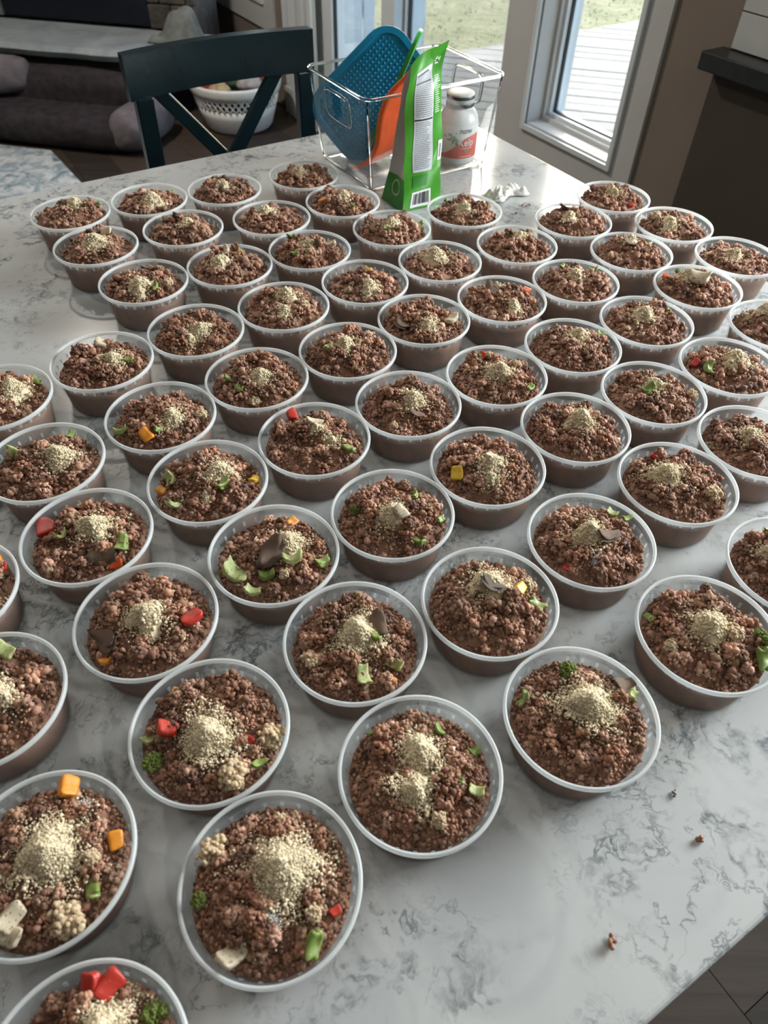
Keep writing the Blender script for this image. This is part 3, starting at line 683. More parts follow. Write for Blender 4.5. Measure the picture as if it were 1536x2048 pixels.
# ------------------------------------------------------------------ green stand-up pouch
PS0, PS1, PV0, PV1, PH = -.353, -.277, .006, .072, .238
pc = tag(empty('treat_pouch', H((PS0+PS1)/2, (PV0+PV1)/2, TZ)), 'green stand-up treat pouch with nutrition panel in front of bin', 'pouch'); off = pc.location
def pw(u, t, d=0.0, back=False):
    # u: 0..1 across the face, t: 0..1 up. Front face bulges, then closes to a seam at the top
    tb_ = min(1, t*1.45)**.75; vf = PV1 - .014*t; vb = PV0 + (PV1-.024-PV0)*tb_ + .009*max(0, t-.7)/.3
    bul = math.sin(math.pi*min(1, t*1.05))*math.sin(math.pi*u)*.006 + .0022*math.sin(9*t+4*u)*t + .0016*math.sin(17*t-6*u)
    lean = .004*t*t; s = PS0 + (PS1-PS0)*u + .006*math.sin(2.2*t)*(u-.5) + .004*math.sin(6*t+1)*(1-u)*t + .016*max(0, t-.84)/.16*u*u - .009*t*u + .018*t*(1-u)
    z = TZ+.0008 + PH*t - .030*(1-u)*max(0, t-.72)/.28 + .010*math.sin(5*u)*max(0, t-.9)/.1*.4
    v = (vf+bul+d-lean) if not back else (vb-bul*.6-d-lean)
    return H(s, v, z)
m = MB(off); m.grid(lambda u, v: pw(u, v), 22, 40); m.build('front_face', 'pouch_green', pc, True)
m = MB(off); m.grid(lambda u, v: pw(1-u, v, 0, True), 22, 40); m.build('back_face', 'pouch_green', pc, True)
def side(uu):
    def f(w_, t):
        a = pw(uu, t); b = pw(uu, t, 0, True); fold = math.sin(math.pi*w_)*(.010*t*(1-t)*4)*(1 if uu < .5 else -1)*(1 if t > .35 else t/.35)
        return a.lerp(b, w_) + U*fold
    return f
MB(off).grid(side(0), 9, 40).build('left_gusset', 'pouch_grey', pc, True); MB(off).grid(side(1), 9, 40).build('right_gusset', 'pouch_green', pc, True)
MB(off).grid(lambda u, v: pw(u, 0).lerp(pw(u, 0, 0, True), v), 6, 4).build('base', 'pouch_deep_green', pc)
MB(off).grid(lambda u, v: side(0)(u, v*.21) - U*.0006, 9, 8).build('green_foot', 'pouch_deep_green', pc)
m = MB(off)
for k in range(16):
    a, b = 2*math.pi*k/16, 2*math.pi*(k+1)/16
    q = lambda a, r: side(0)(.45+.22*r*math.cos(a), .135+.055*r*math.sin(a)) - U*.0012
    m.add([q(a, 1), q(b, 1), q(b, .78), q(a, .78)], [(0, 1, 2, 3)])
m.build('ring_emblem', 'print_sage', pc)
def patch(nm, mat, u0, u1, t0, t1, d, nu=6, nt=16): return MB(off).grid(lambda u, v: pw(u0+(u1-u0)*u, t0+(t1-t0)*v, d), nu, nt).build(nm, mat, pc, True)
pn = patch('nutrition_panel', 'pouch_silver', .20, .70, .255, .895, .0006, 10, 40)
patch('panel_heading', 'print_black', .23, .60, .862, .872, .0011); patch('panel_rule', 'print_black', .22, .66, .80, .806, .0011); patch('panel_rule', 'print_black', .21, .68, .572, .582, .0011)
m = MB(off); rr = random.Random(9)
for k in range(50):
    t = .275 + k*.0118
    if abs(t-.577) < .012 or t > .86: continue
    u = .235
    while u < .66:
        l = rr.uniform(.03, .12); u2 = min(u+l, .675)
        if t < .56 and u2 > .645: break
        m.grid(lambda a, b, u=u, u2=u2, t=t: pw(u+(u2-u)*a, t+.0046*b, .0011), 3, 2); u = u2+.014
o = m.build('fine_print', 'print_grey', pc); o['kind'] = 'stuff'
m = MB(off); rr = random.Random(10)
for k in range(18):
    t = .60+k*.0125
    m.grid(lambda a, b, t=t, e_=rr.uniform(.86, .95): pw(.76+(e_-.76)*a, t+.004*b, .0008), 4, 2)
o = m.build('fine_print', 'print_white', pc); o['kind'] = 'stuff'
m = MB(off); rr = random.Random(12)
for k in range(18):
    a = rr.uniform(0, 6.28); uu, tt = .80+.07*math.cos(a)*rr.uniform(.3, 1), .895+.03*math.sin(a)*rr.uniform(.3, 1)
    m.grid(lambda p, q, uu=uu, tt=tt: pw(uu+.03*p, tt+.006*q, .0008), 3, 2)
m.build('white_emblem', 'print_white', pc)
patch('date_box', 'print_white', .86, .985, .30, .43, .0008); patch('date_box_print', 'print_grey', .90, .95, .32, .41, .0012)
patch('brown_stamp', 'pouch_deep_green', .20, .60, .155, .235, .0007)
bc_ = patch('barcode', 'print_white', .20, .72, .015, .125, .0007)
m = MB(off); u = .25; rr = random.Random(2)
while u < .67:
    wd = rr.choice([.008, .012, .02]); m.grid(lambda a, b, u=u, wd=wd: pw(u+wd*a, .035+.078*b, .0012), 2, 4); u += wd+rr.choice([.008, .012, .016])
o = m.build('barcode_bars', 'print_black', pc)

# ------------------------------------------------------------------ crumpled tissue and stray crumbs
def tis(u, v):
    x, y = (u-.5)*.078, (v-.5)*.034; h = .011*abs(math.sin(9*u+4*v))*abs(math.sin(7*v+2*u+.5)) + .005*abs(math.sin(23*u-9*v))
    return H(-.215+x, .09+y+.006*math.sin(9*u), TZ+.0012+h*min(1, 6*min(u, 1-u, v, 1-v)+.08))
o = MB().grid(tis, 40, 20).build('crumpled_tissue', 'tissue', None, True); o.location = (0, 0, 0)
ctr = Vector((.195, 1.254, 0)); off0 = ctr - Vector((H(-.215, .09).x, H(-.215, .09).y, 0)); o.location = off0
sm = o.modifiers.new('t', 'SOLIDIFY'); sm.thickness = .0006; sm.offset = 1
tag(o, 'small crumpled white tissue on table right of the bin', 'tissue')

TUBS=[
 (-0.4797,1.0410,[(5.7,11,15,)],[('g',33,29.1,9,)],'plastic tub at far left table corner, green scrap on right of its meat'),
 (-0.3749,1.0931,[(10.9,-17,17,)],[('g',25.8,30.6,9,),('g',-27.2,34.6,7,)],'plastic back-row tub second from left, two green bits behind powder mound'),
 (-0.2664,1.1366,[(-1.4,-3.9,13,)],[('s',2.6,-23.8,15,)],'plastic back-row tub third from left with dark meat under brown-tinged powder'),
 (-0.1474,1.2002,[(-7.7,-2.2,13,)],[('c',-3.9,-20.1,10,),('l',16.5,40.8,13,)],'plastic farthest back tub beside clear bin corner, dark meat lump against its wall'),
 (-0.0775,1.1061,[(2.4,-6.1,13,)],[('o',-30.9,-8,10,),('c',-25.3,36,11,),('g',16.5,-27.5,8,)],'plastic tub with orange pepper cube, left of green pouch below the bin'),
 (-0.4127,0.9425,[(4.3,-11.5,19,)],[('m',9.6,25.6,13,)],'plastic second-row tub at left table edge with broad beige powder cone'),
 (-0.3035,1.0027,[(7.8,-0.1,14,)],[('s',-11,23.2,17,),('g',38.9,0.7,8,)],'plastic tub with dark meat slice beneath powder, touching back-row pair at left'),
 (-0.1800,1.0430,[(-9.9,6.7,14,)],[('c',-41.7,-6.6,10,),('w',-1.2,31,5,)],'plastic tub with pale cauliflower at left rim, in front of farthest back tub'),
 (-0.3232,0.8507,[(2.3,-23.9,16,)],[('k',-6,43.6,17,),('g',21.5,-22.9,10,),('c',34.3,-6.3,11,)],'plastic leftmost third-row tub with blackish mushroom slice and green piece'),
 (-0.2183,0.8988,[(-10.5,-8.9,15,)],[('m',-6.9,22.8,11,),('g',9.9,31.9,8,)],'plastic tub with pale slice and green bit behind powder, left of centre back'),
 (-0.1144,0.9482,[(-2.1,-5.8,14,)],[('g',-16.3,-29.6,9,),('g',-2.3,-32.5,8,),('m',29.7,1.5,13,),('g',-30.1,32.1,9,)],'plastic tub with several green bits and pale slice at right, fourth row'),
 (-0.2329,0.7414,[(8.9,-7.2,16,),(-1,-24,8,)],[('l',27.2,-25.6,9,)],'plastic tub with powder streak running to its front left, no vegetables on top'),
 (-0.1339,0.8007,[(3.2,9.5,15,),(4.4,-23.6,11,)],[('c',27.9,-10.1,12,)],'plastic tub with twin powder peaks and beige cauliflower at front right'),
 (-0.0337,0.8656,[(6.7,-23,15,)],[('c',-19.2,-26.3,10,),('y',3.9,20.6,8,)],'plastic tub with yellow pepper bit at back and cauliflower nub at left'),
 (-0.3270,0.6747,[(15.8,-5.5,14,)],[('m',-12.6,33.6,17,),('g',32.5,-2.7,9,)],'plastic tub near left edge with pale onion slice behind small powder mound'),
 (-0.1464,0.6503,[(7,-7.7,15,)],[('c',1.6,-36.2,11,),('c',-31.4,30.8,10,),('g',-14.9,-26.6,11,),('g',-31.8,-8.4,9,)],'plastic tub with cauliflower at front rim and green chunks left of powder'),
 (-0.0478,0.7088,[(-2.9,-4.4,14,)],[('g',-23.9,-16.3,10,),('c',22.1,26.7,9,),('l',9.9,42.9,9,)],'plastic tub with one pale green chunk left of powder and lumps at back right'),
 (-0.4200,0.6042,[(17,8.4,18,)],[('g',30.1,32.1,10,)],'plastic tub cut by left photo border, third from the top there'),
 (-0.2378,0.5805,[(16.8,-12.5,14,)],[('o',-5.8,-35.9,12,),('g',-33.8,-28.1,10,),('g',4.8,-28.5,8,),('c',42.4,2.9,11,)],'plastic tub with orange pepper at its front and cauliflower by right wall'),
 (-0.0735,0.5513,[(1.8,3.3,10,),(19.6,-11.3,9,)],[('r',-26.5,35.1,11,),('m',-1.1,10.1,14,),('g',37.6,-22.1,11,)],'plastic tub with red pepper at upper left and pale mushroom slice in middle'),
 (-0.3348,0.5063,[(14.1,4.1,17,)],[('e',-34.9,13.1,12,),('g',11.7,42.4,9,)],'plastic tub at left border with celery piece left of bright powder mound'),
 (-0.1704,0.4863,[(10.9,6,16,),(3.3,-23.8,6,)],[('e',-35,-2.3,12,),('e',-24.4,-34,13,),('g',17.7,-14.2,12,),('y',43.5,6.3,9,),('o',-42.1,-13,8,)],'plastic tub with celery chunks along left side and yellow-green bit at right'),
 (-0.2648,0.4136,[(5.9,4.1,19,)],[('r',-42.5,11.4,17,),('g',34.3,-9.1,13,),('R',31.5,-26.9,10,),('s',24.1,-26.4,20,),('e',-19.4,-6.2,9,),('c',-21.1,-38.6,6,)],'plastic tub with large red pepper chunk overhanging its left rim'),
 (-0.0958,0.3986,[(11.7,8,17,)],[('s',-0.1,-6,24,),('e',-32.4,-23.6,19,),('g',-2.4,-24.2,11,),('e',19.1,-13.2,14,),('o',12.1,36.2,9,),('g',43.3,-8,11,),('e',-13.7,-40.5,11,),('c',12.8,-26.8,9,),('l',4.4,-37.9,11,)],'plastic tub crowded with celery, green pieces and long meat slice'),
 (0.0081,0.4506,[(-0.3,-10.6,17,)],[('b',-35.2,2.9,9,),('g',20.8,16.5,8,),('g',25.2,-35.1,10,),('g',43.5,-6.7,8,),('m',6.7,-14.7,12,)],'plastic tub with tiny broccoli tip at left wall, right of celery-crowded tub'),
 (-0.3622,0.3467,[(23,6.8,14,)],[('o',29.4,32.8,11,),('r',34.5,27.3,10,)],'plastic mostly cut-off tub at left border with red and orange pepper'),
 (-0.1901,0.3259,[(2.6,-3,18,)],[('r',36.9,-0.4,14,),('s',-27.2,-20,23,),('l',-13.7,40.3,13,),('l',4,-35.7,15,),('o',-24.2,-36.8,8,)],'plastic tub with glossy red tomato piece right of rounded powder mound'),
 (-0.0201,0.3116,[(1.8,2.7,19,)],[('s',18.3,10.8,17,),('g',2.2,38.9,8,),('g',17.1,-3.8,8,),('c',-33.7,-19.5,15,),('e',7.3,-33.8,13,),('e',32.1,-19.2,11,),('o',28.2,-33.8,8,)],'plastic tub with celery at front rim and pale cauliflower stalk lower left'),
 (-0.2911,0.2520,[(14,-0.7,14,)],[('e',-2.3,41,15,),('l',43.3,7.9,13,),('l',24.1,23.1,13,)],'plastic tub half cut by left border, large pale celery at its back'),
 (-0.1213,0.2332,[(1.2,-8.9,19,)],[('r',-29.3,-3.1,12,),('c',44,-1.7,17,),('c',23,-34.9,21,),('y',-29.4,28.3,8,),('b',-36,-25.2,13,),('e',-43.4,-7.2,11,),('r',30,-7.5,6,),('g',36.5,-24.5,9,)],'plastic tub with two big cauliflower florets, red pepper and broccoli'),
 (0.0304,0.2068,[(-1.2,10.8,17,),(-4.3,-15.6,13,)],[('g',13.9,32.4,8,),('g',24.4,-8.7,8,),('g',40,17.5,8,),('c',11.8,-33.7,10,),('e',37.8,-12.9,9,),('w',-12.3,-29.6,6,),('g',-32.7,26.7,7,)],'plastic front tub heaped with reddish crumbles, small green bits, white speck below powder'),
 (-0.2103,0.1424,[(4.7,1.3,22,)],[('o',2.7,43.9,13,),('c',26.9,-33.3,20,),('m',-5.8,-34.9,14,),('m',-5.2,-43.7,13,),('c',31.6,-0.6,10,),('w',15,32.5,8,),('g',36.7,-18,11,),('O',42.1,12.8,10,)],'plastic large tub at lower left with cauliflower and two smooth white pieces'),
 (-0.0643,0.1323,[(7.2,6.4,22,)],[('c',-39.2,17.5,17,),('m',-17.9,-40.2,15,),('c',28.1,-17.3,10,),('b',-42.3,-12.2,9,),('g',29.2,-32.9,13,),('w',4,-22.7,9,),('r',41.4,-14.9,6,),('c',0.9,37.6,8,)],'plastic nearest whole tub at bottom centre with cauliflower at its left'),
 (-0.1520,0.0317,[(5.5,23.4,15,)],[('r',-7.7,43.3,12,),('r',2.6,43.9,13,),('b',30.5,31.7,13,),('l',-27.5,34.4,12,)],'plastic bottom-left tub cut by photo edge with two red pepper pieces'),
 (-0.0002,1.0204,[(-0.6,-7.7,14,)],[('g',41.4,15,9,),('s',13.2,42,15,),('g',-7.3,-29,8,)],'plastic tub directly in front of green pouch with olive bit at right'),
 (0.1102,1.0861,[(-1.9,-9.2,14,)],[('l',-1.1,44,15,),('g',-25.9,35.5,7,)],'plastic tub right of green pouch with tall meat lump behind powder'),
 (0.0675,0.9268,[(-8.7,0.1,19,)],[],'plastic tub evenly dusted with powder, second in front of green pouch'),
 (0.1798,0.9808,[(4,8.9,13,)],[('s',18.3,40,17,)],'plastic tub left of twin right-back tubs, leaning meat slice, no vegetables'),
 (0.2734,1.0620,[(-9.5,-8.9,13,)],[('s',-10.8,25.8,15,),('l',-28.6,-8,11,)],'plastic tub near crumpled tissue with grey meat slice standing up'),
 (0.3512,1.1491,[(-4.6,1.8,12,)],[('r',24.3,-25,8,),('l',-26.9,29.7,11,),('l',3.2,7.3,10,)],'plastic farthest right-back tub by the window wall with small red bit'),
 (0.4246,1.0586,[(-13.1,-12.8,15,)],[('c',-30.4,-3.1,13,)],'plastic right-back tub against brown wall with powder-coated cauliflower'),
 (0.3413,0.9690,[(-1,14.8,11,)],[('s',-7.1,3.9,18,),('g',26.6,14.8,9,)],'plastic tub with dark slab of meat and lime bit, right of centre back'),
 (0.4900,0.9638,[(-9.2,-5.6,14,)],[('c',-40.6,3.3,7,)],'plastic tub at right border against brown wall, topmost one cut there'),
 (0.2481,0.8829,[(-3.3,-3.7,13,)],[('g',30.5,31.7,10,),('r',29.5,32.7,7,),('g',-13.8,32,8,)],'plastic tub with small red and green bits together at back right'),
 (0.1446,0.8320,[(-6.2,22.1,11,),(12.8,-20.3,11,)],[('R',35.1,26.6,10,),('s',-13,10,22,)],'plastic tub with orange-red pepper at right and brown slice in middle'),
 (0.0427,0.7791,[(4.9,-23.5,14,)],[('m',34.4,-5.7,15,),('s',-26.3,-18.2,20,)],'plastic tub with brown slice left and shredded pale piece right of powder'),
 (0.4100,0.8768,[(-13,12.1,16,)],[('m',-3.8,-3.4,21,),('R',-35,26.7,9,),('b',-15.7,41.1,8,)],'plastic tub with large upright white onion piece beside powder'),
 (0.3217,0.7896,[(-5.6,-0.4,15,)],[('s',20.3,35.3,16,),('g',35.2,26.4,8,),('c',-29,-22.9,7,)],'plastic tub with ridge-shaped powder heap and tiny lime bit at right'),
 (0.2202,0.7312,[(8.4,9.7,17,)],[('g',36.9,24,10,)],'plastic centre-right tub with round powder cap and one green bit beside it'),
 (0.1235,0.6682,[(2.7,-0.2,18,)],[('r',-14,41.7,10,),('c',-5.3,43.7,10,),('c',22.3,14.3,11,),('g',34.9,-25,9,),('b',-18.5,39.9,9,)],'plastic tub with red pepper cube and cauliflower piled at upper left'),
 (0.4840,0.7886,[(-10.6,20.2,14,)],[('c',-31.4,12.1,8,)],'plastic tub cut by right border beside tub with white onion piece'),
 (0.3980,0.6984,[(5.2,2,18,)],[('r',-39.4,3.6,9,),('g',-29.8,-10.2,12,)],'plastic tub near right border with red bit at left and peaked powder'),
 (0.2963,0.6439,[(-0.8,5.2,15,)],[('g',-9.1,-5.4,12,),('c',44,1.7,11,)],'plastic tub with green-tinged powder and cauliflower at right rim'),
 (0.0230,0.6126,[(5.8,-4.7,15,)],[('s',8.6,-23.4,12,),('c',-14.9,-37.3,8,),('l',28.5,-23.4,11,)],'plastic central tub with tan splinter of meat below powder peak'),
 (0.1990,0.5811,[(5.1,2.9,18,)],[('c',-5.9,-40.3,7,)],'plastic tub of dark meat with broad powder heap, cauliflower crumb at front'),
 (0.1016,0.5183,[(3.1,-8.3,15,),(0.5,-24,9,)],[('y',-31.5,-16.2,12,),('k',-15.3,14.4,9,),('m',-1.2,-7.5,11,)],'plastic tub with yellow pepper piece at its left side'),
 (0.3834,0.5664,[(-6.3,1.9,14,)],[('c',-42,4.3,10,),('l',-30.1,31.3,12,),('l',-6.7,-17.1,16,)],'plastic tub cut by right border with beige cauliflower at left wall'),
 (0.2862,0.5021,[(-12.8,2.1,18,)],[('r',-18.1,29,8,),('c',28.7,-18.3,15,)],'plastic tub with dark red bit behind powder and cauliflower at front right'),
 (0.1881,0.4247,[(-3.8,0.6,16,)],[('g',34.9,26.8,11,),('e',26.6,35.1,9,),('s',11.8,-6.3,16,),('w',-1.8,-29.6,7,),('r',-27.9,-34,6,),('l',-0.6,-40.1,14,)],'plastic tub with lime strip at upper right and white powder streak'),
 (0.0907,0.3539,[(-1,10.5,20,)],[('k',-1.1,2.2,16,),('l',-28.6,-13.8,20,),('y',25,7.1,9,),('g',37.8,-4.8,12,),('c',32.5,13.3,12,),('l',16,-3.9,14,)],'plastic tub with big round meatball at left of powder mound'),
 (0.3624,0.4001,[(-20.7,12.1,10,)],[('g',-6.8,43.5,8,)],'plastic tub cut by right border showing only plain brown crumbles'),
 (0.2658,0.3284,[(-1.4,-1.4,19,)],[('c',15.9,-8,13,),('b',38.5,-8.6,14,),('g',36.9,-24,15,),('c',-34.5,-16.8,10,),('g',-41.9,13.3,9,)],'plastic tub at lower right border with broccoli and green piece at right'),
 (0.1501,0.2528,[(5,5,22,)],[('b',-6.4,33.3,13,),('g',-40.1,10.8,10,),('s',36.9,24,18,),('e',41,15.9,9,)],'plastic frontmost right tub with largest beige powder cone and broccoli behind'),
]

# ------------------------------------------------------------------ the tubs of food
RIM_Z = .048
def ico(sub):
    bm = bmesh.new(); bmesh.ops.create_icosphere(bm, subdivisions=sub, radius=1.0)
    v = np.array([q.co[:] for q in bm.verts]); bm.verts.index_update(); f = np.array([[q.index for q in x.verts] for x in bm.faces]); bm.free(); return v, f
ICO1, ICO2 = ico(1), ico(2)
OCT = (np.array([[1, 0, 0], [-1, 0, 0], [0, 1, 0], [0, -1, 0], [0, 0, 1], [0, 0, -1]], float), np.array([[0, 2, 4], [2, 1, 4], [1, 3, 4], [3, 0, 4], [2, 0, 5], [1, 2, 5], [3, 1, 5], [0, 3, 5]]))
def rand_rot(g, n):
    q = g.normal(size=(n, 4)); q /= np.linalg.norm(q, axis=1)[:, None]; w, x, y, z = q.T
    return np.stack([1-2*(y*y+z*z), 2*(x*y-z*w), 2*(x*z+y*w), 2*(x*y+z*w), 1-2*(x*x+z*z), 2*(y*z-x*w), 2*(x*z-y*w), 2*(y*z+x*w), 1-2*(x*x+y*y)], 1).reshape(n, 3, 3)
def blobs(g, base, pos, rad, jit, flat):
    bv, bf = base; n = len(pos); R_ = rand_rot(g, n)
    sc3 = rad[:, None]*(1+g.uniform(-flat, flat, (n, 3)))
    v = bv[None]*(1+g.uniform(-jit, jit, (n, len(bv), 1)))*sc3[:, None, :]
    v = np.einsum('nij,nvj->nvi', R_, v) + pos[:, None, :]
    f = bf[None] + (np.arange(n)*len(bv))[:, None, None]
    return v.reshape(-1, 3), f.reshape(-1, 3), len(bv)
def tri_mesh(name, v, f, col):
    me = bpy.data.meshes.new(name); nv, nf = len(v), len(f)
    me.vertices.add(nv); me.vertices.foreach_set('co', np.ascontiguousarray(v, np.float32).ravel())
    me.loops.add(nf*3); me.loops.foreach_set('vertex_index', np.ascontiguousarray(f, np.int32).ravel())
    me.polygons.add(nf); me.polygons.foreach_set('loop_start', np.arange(0, nf*3, 3, dtype=np.int32))
    try: me.polygons.foreach_set('loop_total', np.full(nf, 3, np.int32))
    except Exception: pass
    me.polygons.foreach_set('use_smooth', np.ones(nf, bool))
    me.update(calc_edges=True)
    a = me.color_attributes.new('Col', 'FLOAT_COLOR', 'POINT'); c4 = np.ones((nv, 4), np.float32); c4[:, :3] = col; a.data.foreach_set('color', c4.ravel())
    return me
MEAT = np.array([1.62, 1.58, 1.45])*np.array([[.235, .118, .078], [.30, .160, .115], [.18, .088, .058], [.26, .150, .110], [.12, .062, .045], [.33, .195, .150], [.21, .125, .085]])
def r_in(z): return .0466 + (np.clip(z, 0, .04)/.04)*.0052
class Heap:
    def __init__(s, g, mounds):
        s.ztop = g.uniform(.0500, .0555); s.zed = g.uniform(.0315, .0345); s.m = mounds
        s.c = np.array(mounds[0][:2])/1000*.35 if mounds else np.zeros(2)
        n = 30; rr = .046*np.sqrt(g.uniform(0, 1, n)); a = g.uniform(0, 6.283, n); s.bp = np.stack([rr*np.cos(a), rr*np.sin(a)], 1); s.br = g.uniform(.0045, .011, n); s.bh = g.uniform(-.0075, .0070, n)
    def __call__(s, xy):
        xy = np.atleast_2d(xy); r = np.linalg.norm(xy - s.c*np.clip(1-np.linalg.norm(xy, axis=1)/.05, 0, 1)[:, None], axis=1)
        h = s.zed + (s.ztop-s.zed)*np.clip(1-(r/.0515)**2, 0, 1)**.85
        d2 = ((xy[:, None]-s.bp[None])**2).sum(2); k = (s.bh*np.exp(-d2/s.br**2)).sum(1)*np.clip((.053-np.linalg.norm(xy, axis=1))/.010, .25, 1)
        for mx, my, mr in s.m: k = k*(1-.75*np.exp(-((xy[:, 0]-mx/1000)**2+(xy[:, 1]-my/1000)**2)/(mr/1000*.75)**2))
        h = h + k
        return h
def make_meat(g, heap, lod):
    # solid core
    nr, na = 14, 40; vs = []; 
    for i in range(nr):
        for j in range(na):
            a = 2*math.pi*j/na; r = .0505*(i+.15)/(nr-1+.15); vs.append((r*math.cos(a), r*math.sin(a), 0))
    vs = np.array(vs); hz = heap(vs[:, :2]) - .0012; vs[:, 2] = hz
    rim = slice((nr-1)*na, nr*na); rr = r_in(vs[rim, 2]) - .0007; vs[rim, :2] *= (rr/np.linalg.norm(vs[rim, :2], axis=1))[:, None]
    rings = [vs]
    for z in (.026, .014, .0022):
        a = 2*np.pi*np.arange(na)/na; r = r_in(z)-.0007; rings.append(np.stack([r*np.cos(a), r*np.sin(a), np.minimum(z, vs[rim, 2]-.001)], 1))
    v0 = np.concatenate(rings + [np.array([[0, 0, .0022]])]); f0 = []
    tot = nr+3
    for i in range(tot-1):
        for j in range(na):
            p, q, r_, s_ = i*na+j, i*na+(j+1) % na, (i+1)*na+(j+1) % na, (i+1)*na+j; f0 += [(p, r_, q), (p, s_, r_)]
    L = len(v0)-1; f0 += [((tot-1)*na+j, L, (tot-1)*na+(j+1) % na) for j in range(na)]
    f0 += [(j, (j+1) % na, na//2) for j in range(1, na-1)][:0]
    c0 = np.tile(MEAT[[0]]*.85, (len(v0), 1)) * g.uniform(.8, 1.2, (len(v0), 1))
    # crumbs
    n = [2300, 1050, 520][lod]; med = [.00118, .00150, .00195][lod]
    r = .0500*np.sqrt(g.uniform(0, 1, n)); a = g.uniform(0, 6.283, n); xy = np.stack([r*np.cos(a), r*np.sin(a)], 1)
    rad = np.clip(g.lognormal(math.log(med), .36, n), med*.5, med*2.3)
    z = heap(xy) + g.uniform(-.0016, .0010, n); lim = r_in(z)-.0006-rad; rr = np.linalg.norm(xy, axis=1); xy *= np.minimum(1, lim/np.maximum(rr, 1e-6))[:, None]
    cl = [np.c_[xy, z]]; cr_ = [rad]; cc = [MEAT[g.integers(0, len(MEAT), n)]*(1+.25*np.sin(xy[:, :1]*260+g.uniform(0, 6))*np.sin(xy[:, 1:]*240+g.uniform(0, 6)))]
    for k in range([64, 44, 29][lod]):          # clumps: lumps built of the same granules
        rr = .043*math.sqrt(g.uniform()); aa = g.uniform(0, 6.283); c = np.array([rr*math.cos(aa), rr*math.sin(aa)]); R_ = g.uniform(.0024, .0060)*(1.35 if g.uniform() < .18 else 1)
        if any(math.hypot(c[0]*1000-mx, c[1]*1000-my) < mr*1.0 for mx, my, mr in heap.m): continue
        m = int([40, 22, 11][lod]*(R_/.005)**1.6)+4; ax = g.uniform(.65, 1.3, 3)
        d = g.normal(size=(m, 3)); d /= np.linalg.norm(d, axis=1)[:, None]; d[:, 2] = np.abs(d[:, 2])-.12; d *= R_*ax*g.uniform(.8, 1.08, (m, 1)); an = g.uniform(0, 6.28)
        p = np.c_[c[0]+d[:, 0]*math.cos(an)-d[:, 1]*math.sin(an), c[1]+d[:, 0]*math.sin(an)+d[:, 1]*math.cos(an), heap(c)[0]+R_*.30+d[:, 2]]
        q = np.linalg.norm(p[:, :2], axis=1); p[:, :2] *= np.minimum(1, .0492/np.maximum(q, 1e-6))[:, None]
        cl.append(p); cr_.append(np.clip(g.lognormal(math.log(med*1.12), .3, m), med*.6, med*2.2)); cc.append(np.clip(MEAT[g.integers(0, len(MEAT))] * g.uniform(.85, 1.3) * g.uniform(.8, 1.2, (m, 1)), 0, 1))
    pos, rad, cols = np.concatenate(cl), np.concatenate(cr_), np.concatenate(cc)
    v, f, k = blobs(g, ICO1, pos, rad, .28, .38)
    c = np.repeat(cols*g.uniform(.78, 1.22, (len(cols), 1)), k, 0)
    return tri_mesh('meat_crumble', np.concatenate([v0, v]), np.concatenate([np.array(f0), f+len(v0)]), np.concatenate([c0, c]))
POW = np.array([.95, .80, .55])
